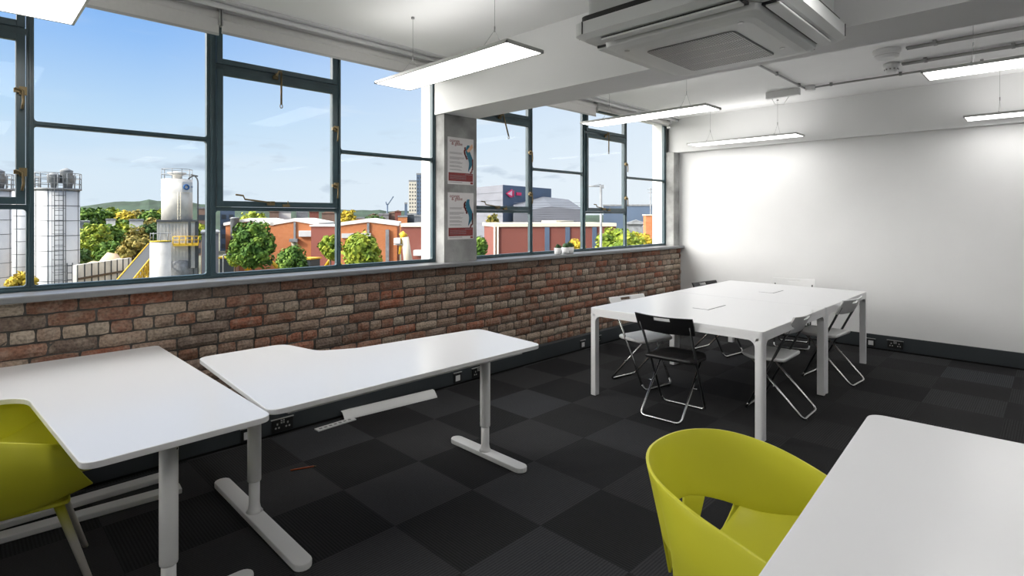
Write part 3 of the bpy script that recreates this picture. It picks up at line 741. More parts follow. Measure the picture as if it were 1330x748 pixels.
def shell_chair(label, loc, rz):
    t = thing('shell_armchair', label, 'chair', loc, rz, 'lime green shell armchairs')
    def sheet(name, fn, nu, nv, th, sub=1, crease=None):
        bm = BM(); g = [[bm.verts.new(fn(i/nu, j/nv)) for j in range(nv+1)] for i in range(nu+1)]
        for i in range(nu):
            for j in range(nv):
                f = bm.faces.new((g[i][j], g[i+1][j], g[i+1][j+1], g[i][j+1])); f.smooth = True
        bmesh.ops.remove_doubles(bm, verts=bm.verts, dist=.0005)
        o = obj(name, bm, M['lime'], t)
        md = o.modifiers.new('solid', 'SOLIDIFY'); md.thickness = th; md.offset = 0
        md = o.modifiers.new('bevel', 'BEVEL'); md.width = th*.3; md.segments = 2; md.limit_method = 'ANGLE'; md.angle_limit = .8
        for p in o.data.polygons: p.use_smooth = True
        return o
    def band(a, v):
        u = -1+2*a; T, B_ = lerp_keys(RIM, u), lerp_keys(BOT, u); p = T.lerp(B_, v)
        k = math.sin(PI*v)*.018*(1-abs(u)**3); r_ = Vector((p.x, p.y, 0)); r_ = r_.normalized() if r_.length > 0 else r_
        return p + r_*k*0
    sheet('backrest_band', band, 48, 8, .009)
    def seat(a, v):
        s = .50+.50*a; e = lerp_keys(BOT, s); yy_ = (2*v-1)
        xm = e.x + (1-yy_*yy_)*(.02*a - .02*(1-a)); zc = .480 - .040*math.sin(PI*a*.5) + .004*a
        wz = abs(yy_)**2.2; return Vector((xm + (0.10*a)*(1-yy_*yy_), e.y*yy_, zc + (e.z-zc)*wz))
    sheet('seat', seat, 20, 24, .009)
    for s in (1, -1):
        def side(a, v):
            u = .42+.58*a; T = lerp_keys(RIM, u); O = lerp_keys(OUT, u); p = T.lerp(O, v)
            k = math.sin(PI*v); p = p+Vector((.045*(1-a)**2, .048, 0))*k
            return Vector((p.x, s*p.y, p.z))
        def strip(a, v):
            u = .12+.18*a; p = lerp_keys(BOT, u).lerp(lerp_keys(OUT, max(u, .2)), v); return Vector((p.x, s*(p.y if v < 1 else p.y), p.z))
        sheet('side_panel', side, 20, 14, .009)
        sheet('rear_strip', strip, 6, 8, .009)
    bm = BM(); pts = round_poly([(-.17, -.10), (-.02, -.19), (.30, -.20), (.30, .20), (-.02, .19), (-.17, .10)], .03, 5); slab(bm, pts, .382, .398); obj('seat_base', bm, M['lime'], t, bevel=.006)
    for sx, sy in ((1, 1), (1, -1), (-1, 1), (-1, -1)):
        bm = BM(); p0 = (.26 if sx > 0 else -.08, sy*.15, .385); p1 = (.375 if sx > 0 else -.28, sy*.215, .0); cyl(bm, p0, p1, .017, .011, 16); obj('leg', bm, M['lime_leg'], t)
    return t
ml_ = mat('lime_to_pale_leg', (.5, .5, .4), .45); M['lime_leg'] = ml_
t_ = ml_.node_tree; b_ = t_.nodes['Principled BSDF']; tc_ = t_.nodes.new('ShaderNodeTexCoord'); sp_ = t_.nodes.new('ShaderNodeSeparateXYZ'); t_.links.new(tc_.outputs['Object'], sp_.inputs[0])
rr_ = t_.nodes.new('ShaderNodeValToRGB'); rr_.color_ramp.elements[0].position = .22; rr_.color_ramp.elements[0].color = (.42, .40, .36, 1); rr_.color_ramp.elements[1].position = .36; rr_.color_ramp.elements[1].color = (.52, .51, .03, 1)  # leg colour: pale grey low down, blending to lime at the top
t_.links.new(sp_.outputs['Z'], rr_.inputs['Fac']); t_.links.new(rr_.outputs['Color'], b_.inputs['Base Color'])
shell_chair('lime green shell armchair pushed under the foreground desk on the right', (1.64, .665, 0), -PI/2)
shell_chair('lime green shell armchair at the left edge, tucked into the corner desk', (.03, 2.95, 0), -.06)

# ---------------------------------------------------------------- things on the floor
t = thing('cable_tray_cover', 'long white folded metal cover lying on the carpet along the skirting', 'metal strip', (2.42, 3.74, 0), -.09)
bm = BM(); prism(bm, [(-.40, -.045, 0), (-.40, -.04, .012), (-.40, .0, .05), (-.40, .03, .052), (-.40, .03, .048), (-.40, .0, .045), (-.40, -.036, .009), (-.40, -.04, 0)], (.80, 0, 0)); obj('cover', bm, M['white_metal'], t)
t = thing('perforated_strip', 'short white perforated metal strip on the carpet under the curved desk', 'metal strip', (1.93, 3.70, 0), .05)
bm = BM(); box(bm, -.15, .15, -.028, .028, 0, .008); obj('strip', bm, M['white_metal'], t)
bm = BM()
for k in range(7): box(bm, -.13+k*.038, -.108+k*.038, -.012, .006, .008, .0085)
obj('slots', bm, M['acgrey'], t)
t = thing('pencil', 'orange pencil lying on the dark carpet under the curved desk', 'pencil', (1.457, 3.19, .005), -.37)
bm = BM(); cyl(bm, (-.072, 0, 0), (.058, 0, 0), .0045, seg=6); obj('shaft', bm, M['copper'], t)
bm = BM(); cyl(bm, (.058, 0, 0), (.073, 0, 0), .0045, .0006, seg=8); obj('tip', bm, M['brass'], t)

# ---------------------------------------------------------------- hanging lights
LZ = 2.45
def light(x0, x1, y0, y1, label):
    t = thing('pendant_light', label, 'light', ((x0+x1)/2, (y0+y1)/2, LZ), 0, 'flat panel lights hanging in rows')
    hx, hy = (x1-x0)/2, (y1-y0)/2
    bm = BM(); box(bm, -hx, hx, -hy, hy, .010, .020)
    for a in ((-hx, -hx+.012, -hy, hy), (hx-.012, hx, -hy, hy), (-hx, hx, -hy, -hy+.012), (-hx, hx, hy-.012, hy)): box(bm, *a, 0, .012)
    obj('housing', bm, M['alu'], t, bevel=.001)
    bm = BM(); box(bm, -hx+.012, hx-.012, -hy+.012, hy-.012, .002, .009); obj('diffuser', bm, M['lamp'], t)
    bm = BM(); box(bm, -hx*.8, hx*.8, -hy+.03, hy-.03, .0205, .024); obj('added_ceiling_fill', bm, M['fill_up'], t)  # unseen glowing sheet added on top to brighten the ceiling
    for s in (-1, 1):
        y = s*hy*.62; bm = BM(); j = .16
        cyl(bm, (0, y, j), (0, y, ZC-LZ), .0012, seg=6)
        for q in (-1, 1): cyl(bm, (0, y, j), (q*hx*.72, y, .02), .0011, seg=6); cyl(bm, (q*hx*.72, y, .02), (q*hx*.72, y, .034), .004, seg=8)
        cyl(bm, (0, y, j-.012), (0, y, j+.022), .004, seg=8); cyl(bm, (0, y, ZC-LZ-.012), (0, y, ZC-LZ), .012, seg=12)
        obj('suspension_cable', bm, M['cable'], t)
    return t
L0 = light(.11, .415, 2.13, 3.475, 'lit panel light cut off at the top left corner of the picture')
def lt(x0, y0, label):
    return dup(L0, (x0+.1525, y0+.6725, LZ), 0, label)
lt(2.105, 2.125, 'large lit panel light hanging in front of the poster column')
lt(4.49, 2.125, 'lit panel light hanging beyond the ceiling beam, over the table')
lt(6.765, 2.125, 'lit panel light furthest away, near the far window corner')
lt(4.49, -.70, 'lit panel light at the right edge, nearer of the two there')
lt(6.80, -.70, 'lit panel light at the right edge, further of the two, by the end wall')
for i, (x, y) in enumerate([(-2.4, 2.125), (2.105, -.70), (.11, -.70), (-2.4, -.70), (2.105, -3.4), (4.49, -3.4), (-2.4, -3.4)]):
    lt(x, y, ['lit panel light behind the camera by the windows', 'lit panel light right of the air conditioner, out of view', 'lit panel light above and behind the camera', 'lit panel light at the back of the room', 'lit panel light by the side wall, behind the foreground desk', 'lit panel light by the side wall, beyond the beam', 'lit panel light in the back corner of the room'][i])

# ---------------------------------------------------------------- ceiling air conditioner
ac = thing('air_conditioner', 'white ceiling cassette air conditioner hanging before the beam', 'air conditioner', (2.47, 1.145, 2.30))
def rring(bm, specs, n=8):
    """stack of rounded rectangles (hx, hy, r, z) joined into one skin"""
    R = []
    for hx, hy, r, z_ in specs: R.append([bm.verts.new((p[0], p[1], z_)) for p in round_poly([(-hx, -hy), (hx, -hy), (hx, hy), (-hx, hy)], r, n)])
    for a, c in zip(R, R[1:]):
        for i in range(len(a)): bm.faces.new((a[i], a[(i+1) % len(a)], c[(i+1) % len(a)], c[i]))
    bm.faces.new(R[0][::-1]); bm.faces.new(R[-1])
bm = BM(); rring(bm, [(.41, .41, .03, .118), (.41, .41, .03, .30), (.35, .35, .03, .42), (.34, .34, .03, .595)]); obj('casing', bm, M['acwhite'], ac)
bm = BM(); rring(bm, [(.445, .43, .05, .085), (.445, .43, .05, .118)]); obj('seal_gap', bm, M['blackpl'], ac)
bm = BM(); rring(bm, [(.40, .385, .03, .008), (.435, .42, .05, .012), (.465, .45, .055, .030), (.465, .45, .055, .086)]); obj('trim_frame', bm, M['acwhite'], ac)
bm = BM()
for s in (-1, 1):
    box(bm, -.33, .33, s*.375-.030, s*.375+.030, -.002, .012); box(bm, s*.395-.025, s*.395+.025, -.32, .32, -.002, .012)
islands('air_slot', bm, M['blackpl'], ac)
bm = BM()
for s in (-1, 1):
    box(bm, -.325, .325, s*.385-.03, s*.385+.022, -.010, .0); box(bm, s*.405-.03, s*.405+.018, -.31, .31, -.010, .0)
islands('louvre', bm, M['acwhite'], ac, bevel=.004)
bm = BM(); rring(bm, [(.30, .29, .05, -.038), (.335, .32, .06, -.034), (.368, .350, .06, -.020), (.372, .354, .06, .008)]); pn = obj('intake_panel', bm, M['acwhite'], ac, bevel=.004, seg=3)
bm = BM(); rring(bm, [(.235, .205, .03, -.0415), (.235, .205, .03, -.036)]); gr = obj('intake_grille', bm, M['acgrey'], ac)
bm = BM()
for k in range(38):
    y = -.195+k*.39/37; box(bm, -.228, .228, y-.0022, y+.0022, -.0435, -.0415)
for x in (-.11, 0, .11): box(bm, x-.003, x+.003, -.2, .2, -.044, -.0415)
obj('grille_slats', bm, M['alu'], gr)
bm = BM()
for x, y in ((-.30, -.26), (.16, -.26), (-.30, .26)): cyl(bm, (x, y, -.040), (x, y, -.034), .012, seg=12)
islands('panel_clip', bm, M['alu'], pn)
bm = BM()
for sx in (-1, 1):
    for sy in (-1, 1):
        for (dx_, dy_) in ((.06, 0), (0, .06)):
            x = sx*(.466-dx_) if dx_ else sx*.466; y = sy*(.451-dy_) if dy_ else sy*.451
            box(bm, x-.002, x+.002, y-.002, y+.002, .03, .086)
islands('corner_seam', bm, M['blackpl'], ac)
bm = BM()
for sx in (-1, 1):
    for sy in (-1, 1): cyl(bm, (sx*.30, sy*.37, .42), (sx*.30, sy*.37, .60), .006, seg=8)
islands('hanger_rod', bm, M['cable'], ac)

# ---------------------------------------------------------------- ceiling conduits, detectors
def conduit(p, q, label, r=.010):
    bm = BM(); cyl(bm, p, q, r, seg=12); n = max(1, int((Vector(q)-Vector(p)).length/.6))
    for k in range(n+1):
        c = Vector(p).lerp(Vector(q), (k+.3)/(n+.6)); d = (Vector(q)-Vector(p)).normalized(); cyl(bm, c-d*.012, c+d*.012, r*1.45, seg=12); box(bm, c.x-.012, c.x+.012, c.y-.012, c.y+.012, c.z, ZC)
    return tag(obj('conduit', bm, M['pipe']), label, 'conduit')
zc = ZC-.022
conduit((3.45, 1.93, zc), (6.43, 1.93, zc), 'grey ceiling conduit running from the beam towards the end wall')
conduit((6.43, 1.86, zc), (6.43, -4.5, zc), 'long grey ceiling conduit nearest the end wall')
conduit((5.46, .88, zc), (5.46, -4.5, zc), 'grey conduit leaving the larger ceiling detector')
conduit((5.50, .88, zc), (5.50, -4.5, zc), 'twin grey conduit beside the one leaving the larger detector')
conduit((6.00, 1.0, zc), (6.00, -4.5, zc), 'grey conduit leaving the smaller ceiling detector')
conduit((6.04, 1.0, zc), (6.04, -4.5, zc), 'twin grey conduit beside the one leaving the smaller detector')
bm = BM(); lathe(bm, [(.045, -.05), (.05, -.045), (.05, 0)], (6.43, 1.88, ZC), 20); tag(obj('junction_box', bm, M['whitepl']), 'round white junction box where two ceiling conduits meet', 'junction box')
t = thing('smoke_detector', 'larger round white detector on the ceiling', 'smoke detector', (5.50, 1.02, ZC))
bm = BM(); lathe(bm, [(.06, -.075), (.085, -.065), (.092, -.03), (.10, -.028), (.10, 0)], seg=28); obj('body', bm, M['whitepl'], t)
bm = BM(); lathe(bm, [(.088, -.052), (.088, -.046)], seg=28); obj('vent_ring', bm, M['textgrey'], t)
t = thing('smoke_detector', 'smaller round white detector beside the second pair of conduits', 'smoke detector', (6.02, 1.08, ZC))
bm = BM(); lathe(bm, [(.035, -.085), (.05, -.07), (.055, -.035), (.065, -.032), (.065, 0)], seg=24); obj('body', bm, M['whitepl'], t)
bm = BM()
for k in range(10): a = k*PI/5; box(bm, .05*math.cos(a)-.006, .05*math.cos(a)+.006, .05*math.sin(a)-.006, .05*math.sin(a)+.006, -.062, -.05)
obj('vent_slots', bm, M['textgrey'], t)
t = thing('driver_box', 'small white driver box fixed under the ceiling beside the junction box', 'electrical box', (6.45, 2.18, ZC))
bm = BM(); box(bm, -.03, .03, -.19, .16, -.075, 0); obj('cover', bm, M['whitepl'], t, bevel=.005)
bm = BM(); tube(bm, [(.0, .10, -.075), (0, .07, -.14), (0, -.02, -.16), (0, -.08, -.075)], .003, 6); obj('cable_loop', bm, M['whitepl'], t)

#EXTERIOR
# ---------------------------------------------------------------- the world outside
GZ = -9.0
CAMR = YAW-PI/2
def at(px, d, z=GZ):
    """ground position seen in direction px at forward distance d (metres)"""
    l = (px-CX)/FPX*d
    return Vector((math.cos(YAW)*d+math.sin(YAW)*l, math.sin(YAW)*d-math.cos(YAW)*l, z))
def hz_(py, d): return EYE-(py-HOR)*d/FPX
X = {}
X['ground'] = mat('dusty_yard', (.12, .125, .085), .95, var=.4, vscale=.05)
X['silo'] = mat('white_silo_sheet', (.52, .53, .54), .45, var=.10, vscale=.6)
X['seam'] = mat('dark_seam', (.06, .065, .07), .7)
X['galv'] = mat('weathered_galvanised', (.20, .21, .22), .6, var=.3, vscale=3)
X['rust'] = mat('rust_stained_white', (.58, .56, .52), .7, var=.2, vscale=1.2)
X['cream'] = mat('cream_parapet', (.66, .60, .47), .8)
X['orange'] = None; X['white'] = mat('white_sheet_roof', (.72, .70, .66), .7)
X['sand'] = mat('pale_sand', (.62, .46, .30), .95, var=.3, vscale=.8)
X['yellow'] = mat('machine_yellow', (.65, .40, .02), .5)
X['blue'] = mat('blue_grey_cladding', (.075, .11, .17), .6, var=.12, vscale=.5)
X['grey'] = mat('light_grey_cladding', (.15, .155, .18), .7, var=.12, vscale=.4)
X['midgrey'] = mat('mid_grey_cladding', (.11, .12, .14), .7, var=.12, vscale=.4)
X['bark'] = mat('tree_bark', (.10, .07, .045), .9)
X['pink'] = mat('pink_logo', (.75, .02, .12), .5)
X['pinkw'] = mat('pale_pink_logo', (.9, .55, .62), .5)
X['navy'] = mat('blue_ring_logo', (.01, .10, .30), .5)
X['brownroof'] = mat('brown_tiled_roof', (.20, .13, .10), .9, var=.3, vscale=.3)
X['window'] = mat('dark_far_window', (.04, .05, .06), .3)
X['towerb'] = mat('beige_tower_cladding', (.55, .50, .42), .8)
X['hill'] = mat('wooded_hill', (.022, .045, .026), .95, var=.5, vscale=.06)
def bricky(name, c1, c2, mort, sc):
    m = bpy.data.materials.new(name); m.use_nodes = True; t = m.node_tree; b = t.nodes['Principled BSDF']; b.inputs['Roughness'].default_value = .9
    tcn = t.nodes.new('ShaderNodeTexCoord'); br = t.nodes.new('ShaderNodeTexBrick'); br.inputs['Scale'].default_value = sc
    br.inputs['Color1'].default_value = (*c1, 1); br.inputs['Color2'].default_value = (*c2, 1); br.inputs['Mortar'].default_value = (*mort, 1); br.inputs['Mortar Size'].default_value = .012
    mpn = t.nodes.new('ShaderNodeMapping'); mpn.inputs['Rotation'].default_value = (PI/2, 0, 0)
    t.links.new(tcn.outputs['Object'], mpn.inputs[0]); t.links.new(mpn.outputs[0], br.inputs['Vector']); t.links.new(br.outputs['Color'], b.inputs['Base Color']); return m
X['orange'] = bricky('orange_brick', (.50, .19, .075), (.44, .15, .055), (.42, .20, .11), 2.2)
X['redbrick'] = bricky('red_brick', (.20, .062, .045), (.17, .05, .038), (.19, .08, .065), 3)
def leafmat(name, c1, c2, c3):
    m = bpy.data.materials.new(name); m.use_nodes = True; t = m.node_tree; b = t.nodes['Principled BSDF']; b.inputs['Roughness'].default_value = .7
    b.inputs['Specular IOR Level'].default_value = .2
    tcn = t.nodes.new('ShaderNodeTexCoord'); n = t.nodes.new('ShaderNodeTexNoise'); n.inputs['Scale'].default_value = 1.3; n.inputs['Detail'].default_value = 6
    t.links.new(tcn.outputs['Object'], n.inputs['Vector']); r = t.nodes.new('ShaderNodeValToRGB'); e = r.color_ramp.elements
    e[0].position = .35; e[0].color = (*c1, 1); e[1].position = .65; e[1].color = (*c3, 1); q = e.new(.5); q.color = (*c2, 1)
    t.links.new(n.outputs['Fac'], r.inputs['Fac']); t.links.new(r.outputs['Color'], b.inputs['Base Color'])
    return m
G = {'green': leafmat('green_leaves', (.035, .09, .015), (.08, .16, .025), (.18, .27, .04)),
     'lime': leafmat('yellow_green_leaves', (.10, .17, .02), (.22, .28, .03), (.38, .40, .05)),
     'dark': leafmat('dark_green_leaves', (.02, .05, .015), (.04, .09, .02), (.08, .13, .03)),
     'gold': leafmat('golden_leaves', (.22, .17, .02), (.45, .33, .03), (.60, .46, .05)),
     'olive': leafmat('olive_leaves', (.09, .10, .02), (.20, .17, .04), (.32, .24, .06))}

bm = BM(); box(bm, -700, 1400, 4.6, 1500, GZ-.5, GZ)
struct('ground', bm, X['ground'], label='dusty pale yard and streets outside, far below the windows', cat='ground')
bm = BM(); box(bm, XB-.2, XF+8, 4.2, 4.25, GZ, .95); struct('wall_outer', bm, M['render'], label='outer face of the building below the windows', cat='wall')

def bearing(px): return -math.atan((px-CX)/FPX)
def cosb(px): return math.cos(bearing(px))
def cam_thing(name, label, cat, px, d, z=GZ, rz=0, group=None, face=False):
    if face: rz += bearing(px)
    return thing(name, label, cat, at(px, d, z), CAMR+rz, group)

def tree(px, d, wpx, ytop, kind, label, n=1400, seed=1, name='tree', hfrac=.8, leaf=None, group=None):
    t = cam_thing(name, label, 'bush' if name == 'bush' else 'tree', px, d, group=group); rnd = random.Random(seed)
    s = d/FPX; rx = wpx/2*s*cosb(px); ztop = hz_(ytop, d)-GZ; rz_ = min(rx*1.15, ztop*.48)*hfrac/.8; zc_ = ztop-rz_
    cl = []
    for i in range(22):
        ph = i*2.39996+seed; vz = 1-2*(i+.5)/22; rr_ = math.sqrt(1-vz*vz); v = Vector((rr_*math.cos(ph), rr_*math.sin(ph), vz))*rnd.uniform(.55, .80)
        cl.append((Vector((v.x*rx, v.y*rx, zc_+v.z*rz_)), rnd.uniform(.24, .40)*rx))
    bm = BM(); ls = leaf or max(.10, d*.0048)
    for i in range(n):
        c, r = cl[i % 22]; v = Vector((rnd.gauss(0, 1), rnd.gauss(0, 1), rnd.gauss(0, 1))).normalized(); p = c+v*r*rnd.uniform(.75, 1.18)
        a = (v+Vector((rnd.uniform(-.8, .8), rnd.uniform(-.8, .8), rnd.uniform(-.4, .9)))).normalized(); u = a.orthogonal().normalized(); u = Matrix.Rotation(rnd.random()*6.28, 3, a) @ u; w_ = a.cross(u); k = ls*rnd.uniform(.6, 1.3)
        bm.faces.new([bm.verts.new(q) for q in (p-u*k, p-w_*k*.55, p+u*k, p+w_*k*.55)])
    for c, r in cl:
        bmesh.ops.create_icosphere(bm, subdivisions=1, radius=r*.70, matrix=Matrix.Translation(c))
    obj('foliage', bm, G[kind], t)
    bm = BM(); cyl(bm, (0, 0, 0), (0, 0, max(.3, zc_)), .05*rx+.06, .03*rx+.04, 8)
    for i in range(5): c = cl[i][0]; cyl(bm, (0, 0, max(.2, zc_-rz_*.5)), c, .02*rx+.03, .015, 6)
    obj('trunk', bm, X['bark'], t)
    return t

# cement silos
def silo(px, d, rpx, ytop, label, ladder, vents=3, seams=True):
    t = cam_thing('storage_silo', label, 'silo', px, d, group='big white storage silos', face=True); s = d/FPX; R = rpx*s*cosb(px); H = hz_(ytop, d)-GZ
    bm = BM(); cyl(bm, (0, 0, 0), (0, 0, H), R, seg=40); b_ = obj('body', bm, X['silo'], t)
    bm = BM(); k = 0; z_ = H-.05
    while z_ > 1:
        cyl(bm, (0, 0, z_-.035), (0, 0, z_+.0), R+.015, seg=40); z_ -= 1.07
    for a in range(8):
        an = a*PI/4+.35; x, y = (R+.005)*math.cos(an), (R+.005)*math.sin(an); box(bm, -.02, .02, -.02, .02, 0, H, Matrix.Translation((x, y, 0)))
    obj('panel_seams', bm, X['seam'], b_)
    bm = BM(); cyl(bm, (0, 0, H), (0, 0, H+.12), R+.12, seg=40); pf = obj('roof_platform', bm, X['galv'], t)
    bm = BM()
    for h_ in (.45, .85, 1.2): tube(bm, [((R+.08)*math.cos(a*PI/12), (R+.08)*math.sin(a*PI/12), H+h_) for a in range(24)], .025, 5, closed=True)
    for a in range(16): an = a*PI/8; cyl(bm, ((R+.08)*math.cos(an), (R+.08)*math.sin(an), H), ((R+.08)*math.cos(an), (R+.08)*math.sin(an), H+1.2), .028, seg=5)
    obj('guard_rail', bm, X['galv'], pf)
    for i in range(vents):
        a = -1.9+i*1.1; x, y = R*.55*math.cos(a), R*.55*math.sin(a)-.1; h_ = 1.5 if i == 1 else 1.15
        bm = BM(); lathe(bm, [(.16, .1), (.2, .45), (.36, .5), (.38, h_-.15), (.40, h_-.1), (.2, h_), (.05, h_+.1)], (x, y, H), 16); obj('filter_vent', bm, X['galv'], t)
    if ladder:
        bm = BM(); x = R*.05
        for q in (-.24, .24): cyl(bm, (x+q, -R-.18, 2), (x+q, -R-.18, H+1), .03, seg=6)
        z_ = 2.2
        while z_ < H: cyl(bm, (x-.24, -R-.18, z_), (x+.24, -R-.18, z_), .02, seg=5); z_ += .35
        z_ = 3
        while z_ < H: tube(bm, [(x+.38*math.cos(a*PI/6+PI), -R-.18+.55*math.sin(a*PI/6+PI), z_) for a in range(7)], .018, 5); z_ += .9
        for q in (-.38, 0, .38): cyl(bm, (x+q, -R-.25-(.45 if q == 0 else .0), 3), (x+q, -R-.25-(.45 if q == 0 else .0), H), .015, seg=5)
        obj('caged_ladder', bm, X['seam'], t)
        bm = BM(); 
        for q in (.45, .75, 1.15): cyl(bm, (x+q, -R-.1, 0), (x+q, -R-.1, 7.2), .035, seg=6)
        for k in range(14): cyl(bm, (x+.45, -R-.1, .5+k*.5), (x+1.15, -R-.1, .5+k*.5), .025, seg=5)
        box(bm, x-.55, x+.45, -R-.9, -R-.1, 4.6, 4.7); box(bm, x-.55, x+.45, -R-.9, -R-.85, 4.7, 5.7)
        obj('access_frame', bm, X['seam'], t)
    return t
silo(-14, 41, 30, 247, 'white storage silo at the left edge, partly cut off', False)
silo(30, 47, 20, 247, 'white storage silo seen between two others, behind them', False, 2)
silo(75, 40, 29.5, 247, 'white storage silo with a caged ladder up its front', True)

# batching plant tower
pt = cam_thing('plant_tower', 'white rust stained plant tower with a silo on top and a ring sign', 'tower', 230, 42, face=True)
s = 42/FPX*cosb(230); zt = lambda y: hz_(y, 42)-GZ
bm = BM(); cyl(bm, (0, 0, zt(287)), (0, 0, zt(233)), 20.5*s, seg=32); lathe(bm, [(.3, zt(233)), (.3, zt(228)), (.62, zt(226)), (.62, zt(224)), (.2, zt(223))], seg=16); obj('top_silo', bm, X['rust'], pt)
bm = BM()
for h_ in (.35, .75): tube(bm, [(20*s*math.cos(a*PI/10), 20*s*math.sin(a*PI/10), zt(233)+h_) for a in range(20)], .022, 5, closed=True)
for a in range(10): cyl(bm, (20*s*math.cos(a*PI/5), 20*s*math.sin(a*PI/5), zt(233)), (20*s*math.cos(a*PI/5), 20*s*math.sin(a*PI/5), zt(233)+.75), .022, seg=5)
obj('guard_rail', bm, X['galv'], pt)
bm = BM(); box(bm, -25*s, 26*s, -1.3, 1.6, zt(347), zt(288)); 
for k in range(12): box(bm, -25*s+k*51*s/12, -25*s+k*51*s/12+.05, -1.36, -1.3, zt(347), zt(288))
obj('tower_cladding', bm, X['rust'], pt)
bm = BM(); box(bm, -26*s, 27*s, -1.5, 1.7, zt(288), zt(285.5)); box(bm, 14*s, 17*s, -1.55, -1.3, zt(347), zt(288)); box(bm, 23*s, 27*s, -1.4, -1.3, zt(347), zt(288)); obj('steel_frame', bm, X['seam'], pt)
bm = BM(); box(bm, -5*s, 27*s, -2.1, -1.4, zt(318), zt(315))
for q in (-5, 3, 11, 19, 27): cyl(bm, (q*s, -2.1, zt(316)), (q*s, -2.1, zt(306)), .035, seg=5)
for y in (306, 310.5): cyl(bm, (-5*s, -2.1, zt(y)), (27*s, -2.1, zt(y)), .03, seg=5)
obj('yellow_walkway', bm, X['yellow'], pt)
for q in (-22, -6, 12, 24):
    bm = BM(); box(bm, q*s-.12, q*s+.12, -1.1, -.86, 0, zt(347)); obj('support_leg', bm, X['galv'], pt)
bm = BM(); lathe(bm, [(.5, 2.5), (.95, zt(352)), (.95, zt(338)), (.6, zt(336))], (5*s, -.6, 0), 20); obj('hopper', bm, X['galv'], pt)
bm = BM()
for q in (1, 4.5): cyl(bm, (q*s, -20.5*s-.12, zt(300)), (q*s, -20.5*s-.12, zt(250)), .025, seg=5)
for k in range(12): cyl(bm, (1*s, -20.5*s-.12, zt(300-k*4)), (4.5*s, -20.5*s-.12, zt(300-k*4)), .02, seg=5)
obj('ladder', bm, X['cream'], pt)
bm = BM(); tube(bm, round_path([(27*s, -.9, 3), (27*s, -.9, zt(229)), (18*s, -.7, zt(227)), (15*s, -.6, zt(232))], .5), .05, 8); obj('fill_pipe', bm, X['seam'], pt)
bm = BM(); prism(bm, [(6.5*s, -19.8*s-.12, zt(250)), (20*s, -14*s-.12, zt(250)), (20*s, -14*s-.12, zt(237)), (6.5*s, -19.8*s-.12, zt(237))], (0, .05, 0)); sg = obj('sign_board', bm, X['silo'], pt)
cen = Vector((12*s, -17.6*s-.14, zt(243.5))); du = Vector((13.5*s, 5.8*s, 0)).normalized()
bm = BM(); tube(bm, [cen+du*.17*math.cos(a*PI/10)+Vector((0, -.02, .17*math.sin(a*PI/10))) for a in range(20)], .055, 6, closed=True)
for k in range(2): tube(bm, [cen+du*(.36+.08*k)+Vector((0, -.02, .08)), cen+du*(.36+.08*k)+Vector((0, -.02, -.02))], .02, 4)
obj('ring_logo', bm, X['navy'], sg)
t = cam_thing('small_silo', 'shorter pale silo with moss on its lid, in front of the plant tower', 'silo', 208.5, 35, face=True); s2 = 35/FPX*cosb(208); zs = lambda y: hz_(y, 35)-GZ
bm = BM(); cyl(bm, (0, 0, 0), (0, 0, zs(314)), 14*s2, seg=32); obj('body', bm, X['rust'], t)
bm = BM(); cyl(bm, (0, 0, zs(314)), (0, 0, zs(312.5)), 14.4*s2, seg=32); obj('mossy_lid', bm, G['gold'], t)
bm = BM()
for a in range(8): x, y = 13*s2*math.cos(a*PI/4), 13*s2*math.sin(a*PI/4); cyl(bm, (x, y, zs(313)), (x, y, zs(302)), .02, seg=5)
tube(bm, [(13*s2*math.cos(a*PI/8), 13*s2*math.sin(a*PI/8), zs(303)) for a in range(16)], .02, 5, closed=True)
obj('guard_rail', bm, X['galv'], t)

# bay wall, sand, conveyor
p0, p1 = at(100, 35.6), at(171, 42); L_ = (p1-p0).length; an = math.atan2(p1.y-p0.y, p1.x-p0.x)
t = thing('storage_bay_wall', 'long wall of white panels with a rusty rail below the sand heaps', 'wall', p0, an); ht = -1.62-GZ
bm = BM(); box(bm, 0, L_, 0, .25, 0, ht); obj('panels', bm, X['rust'], t)
bm = BM()
for k in range(int(L_/.75)+1): box(bm, k*.75-.03, k*.75+.03, -.05, 0, 0, ht)
obj('panel_posts', bm, X['seam'], t)
bm = BM(); box(bm, 0, L_, -.08, 0, ht-.98, ht-.84); obj('rusty_rail', bm, X['bark'], t)
def heap(px, d, wpx, ytop, label, seed):
    t = at(px, d); s_ = d/FPX; R = wpx/2*s_; H = hz_(ytop, d)-GZ; bm = BM(); nr, na = 14, 36; g = []
    for i in range(nr+1):
        r = R*1.25*i/nr; ring_ = []
        for a in range(na):
            an_ = a*2*PI/na; h_ = H*(1-i/nr)**1.1 if seed == 1 else H*(1-.10*(i/nr)-.90*(i/nr)**5); nz_ = noise.noise(Vector((r*math.cos(an_)*.5+seed, r*math.sin(an_)*.5, 0)))
            ring_.append(bm.verts.new((r*math.cos(an_), r*math.sin(an_), max(0, h_+nz_*H*(.05 if seed == 1 else .035)*(i > 0)))))
        g.append(ring_)
    for i in range(nr):
        for a in range(na): bm.faces.new((g[i][a], g[i+1][a], g[i+1][(a+1) % na], g[i][(a+1) % na])) if i else None
    bm.faces.new([g[1][a] for a in range(na)])
    bmesh.ops.delete(bm, geom=g[0], context='VERTS')
    for f in bm.faces: f.smooth = True
    o = obj('sand_heap', bm, X['sand'], loc=t); tag(o, label, 'sand heap')
heap(146, 54, 120, 321, 'tall pointed sand heap, brown on its shaded side', 1)
heap(121, 42.5, 50, 338.5, 'low pale sand heap behind the white panel wall, left', 5)
heap(155, 46.5, 42, 334.5, 'low pale sand heap behind the white panel wall, right', 9)
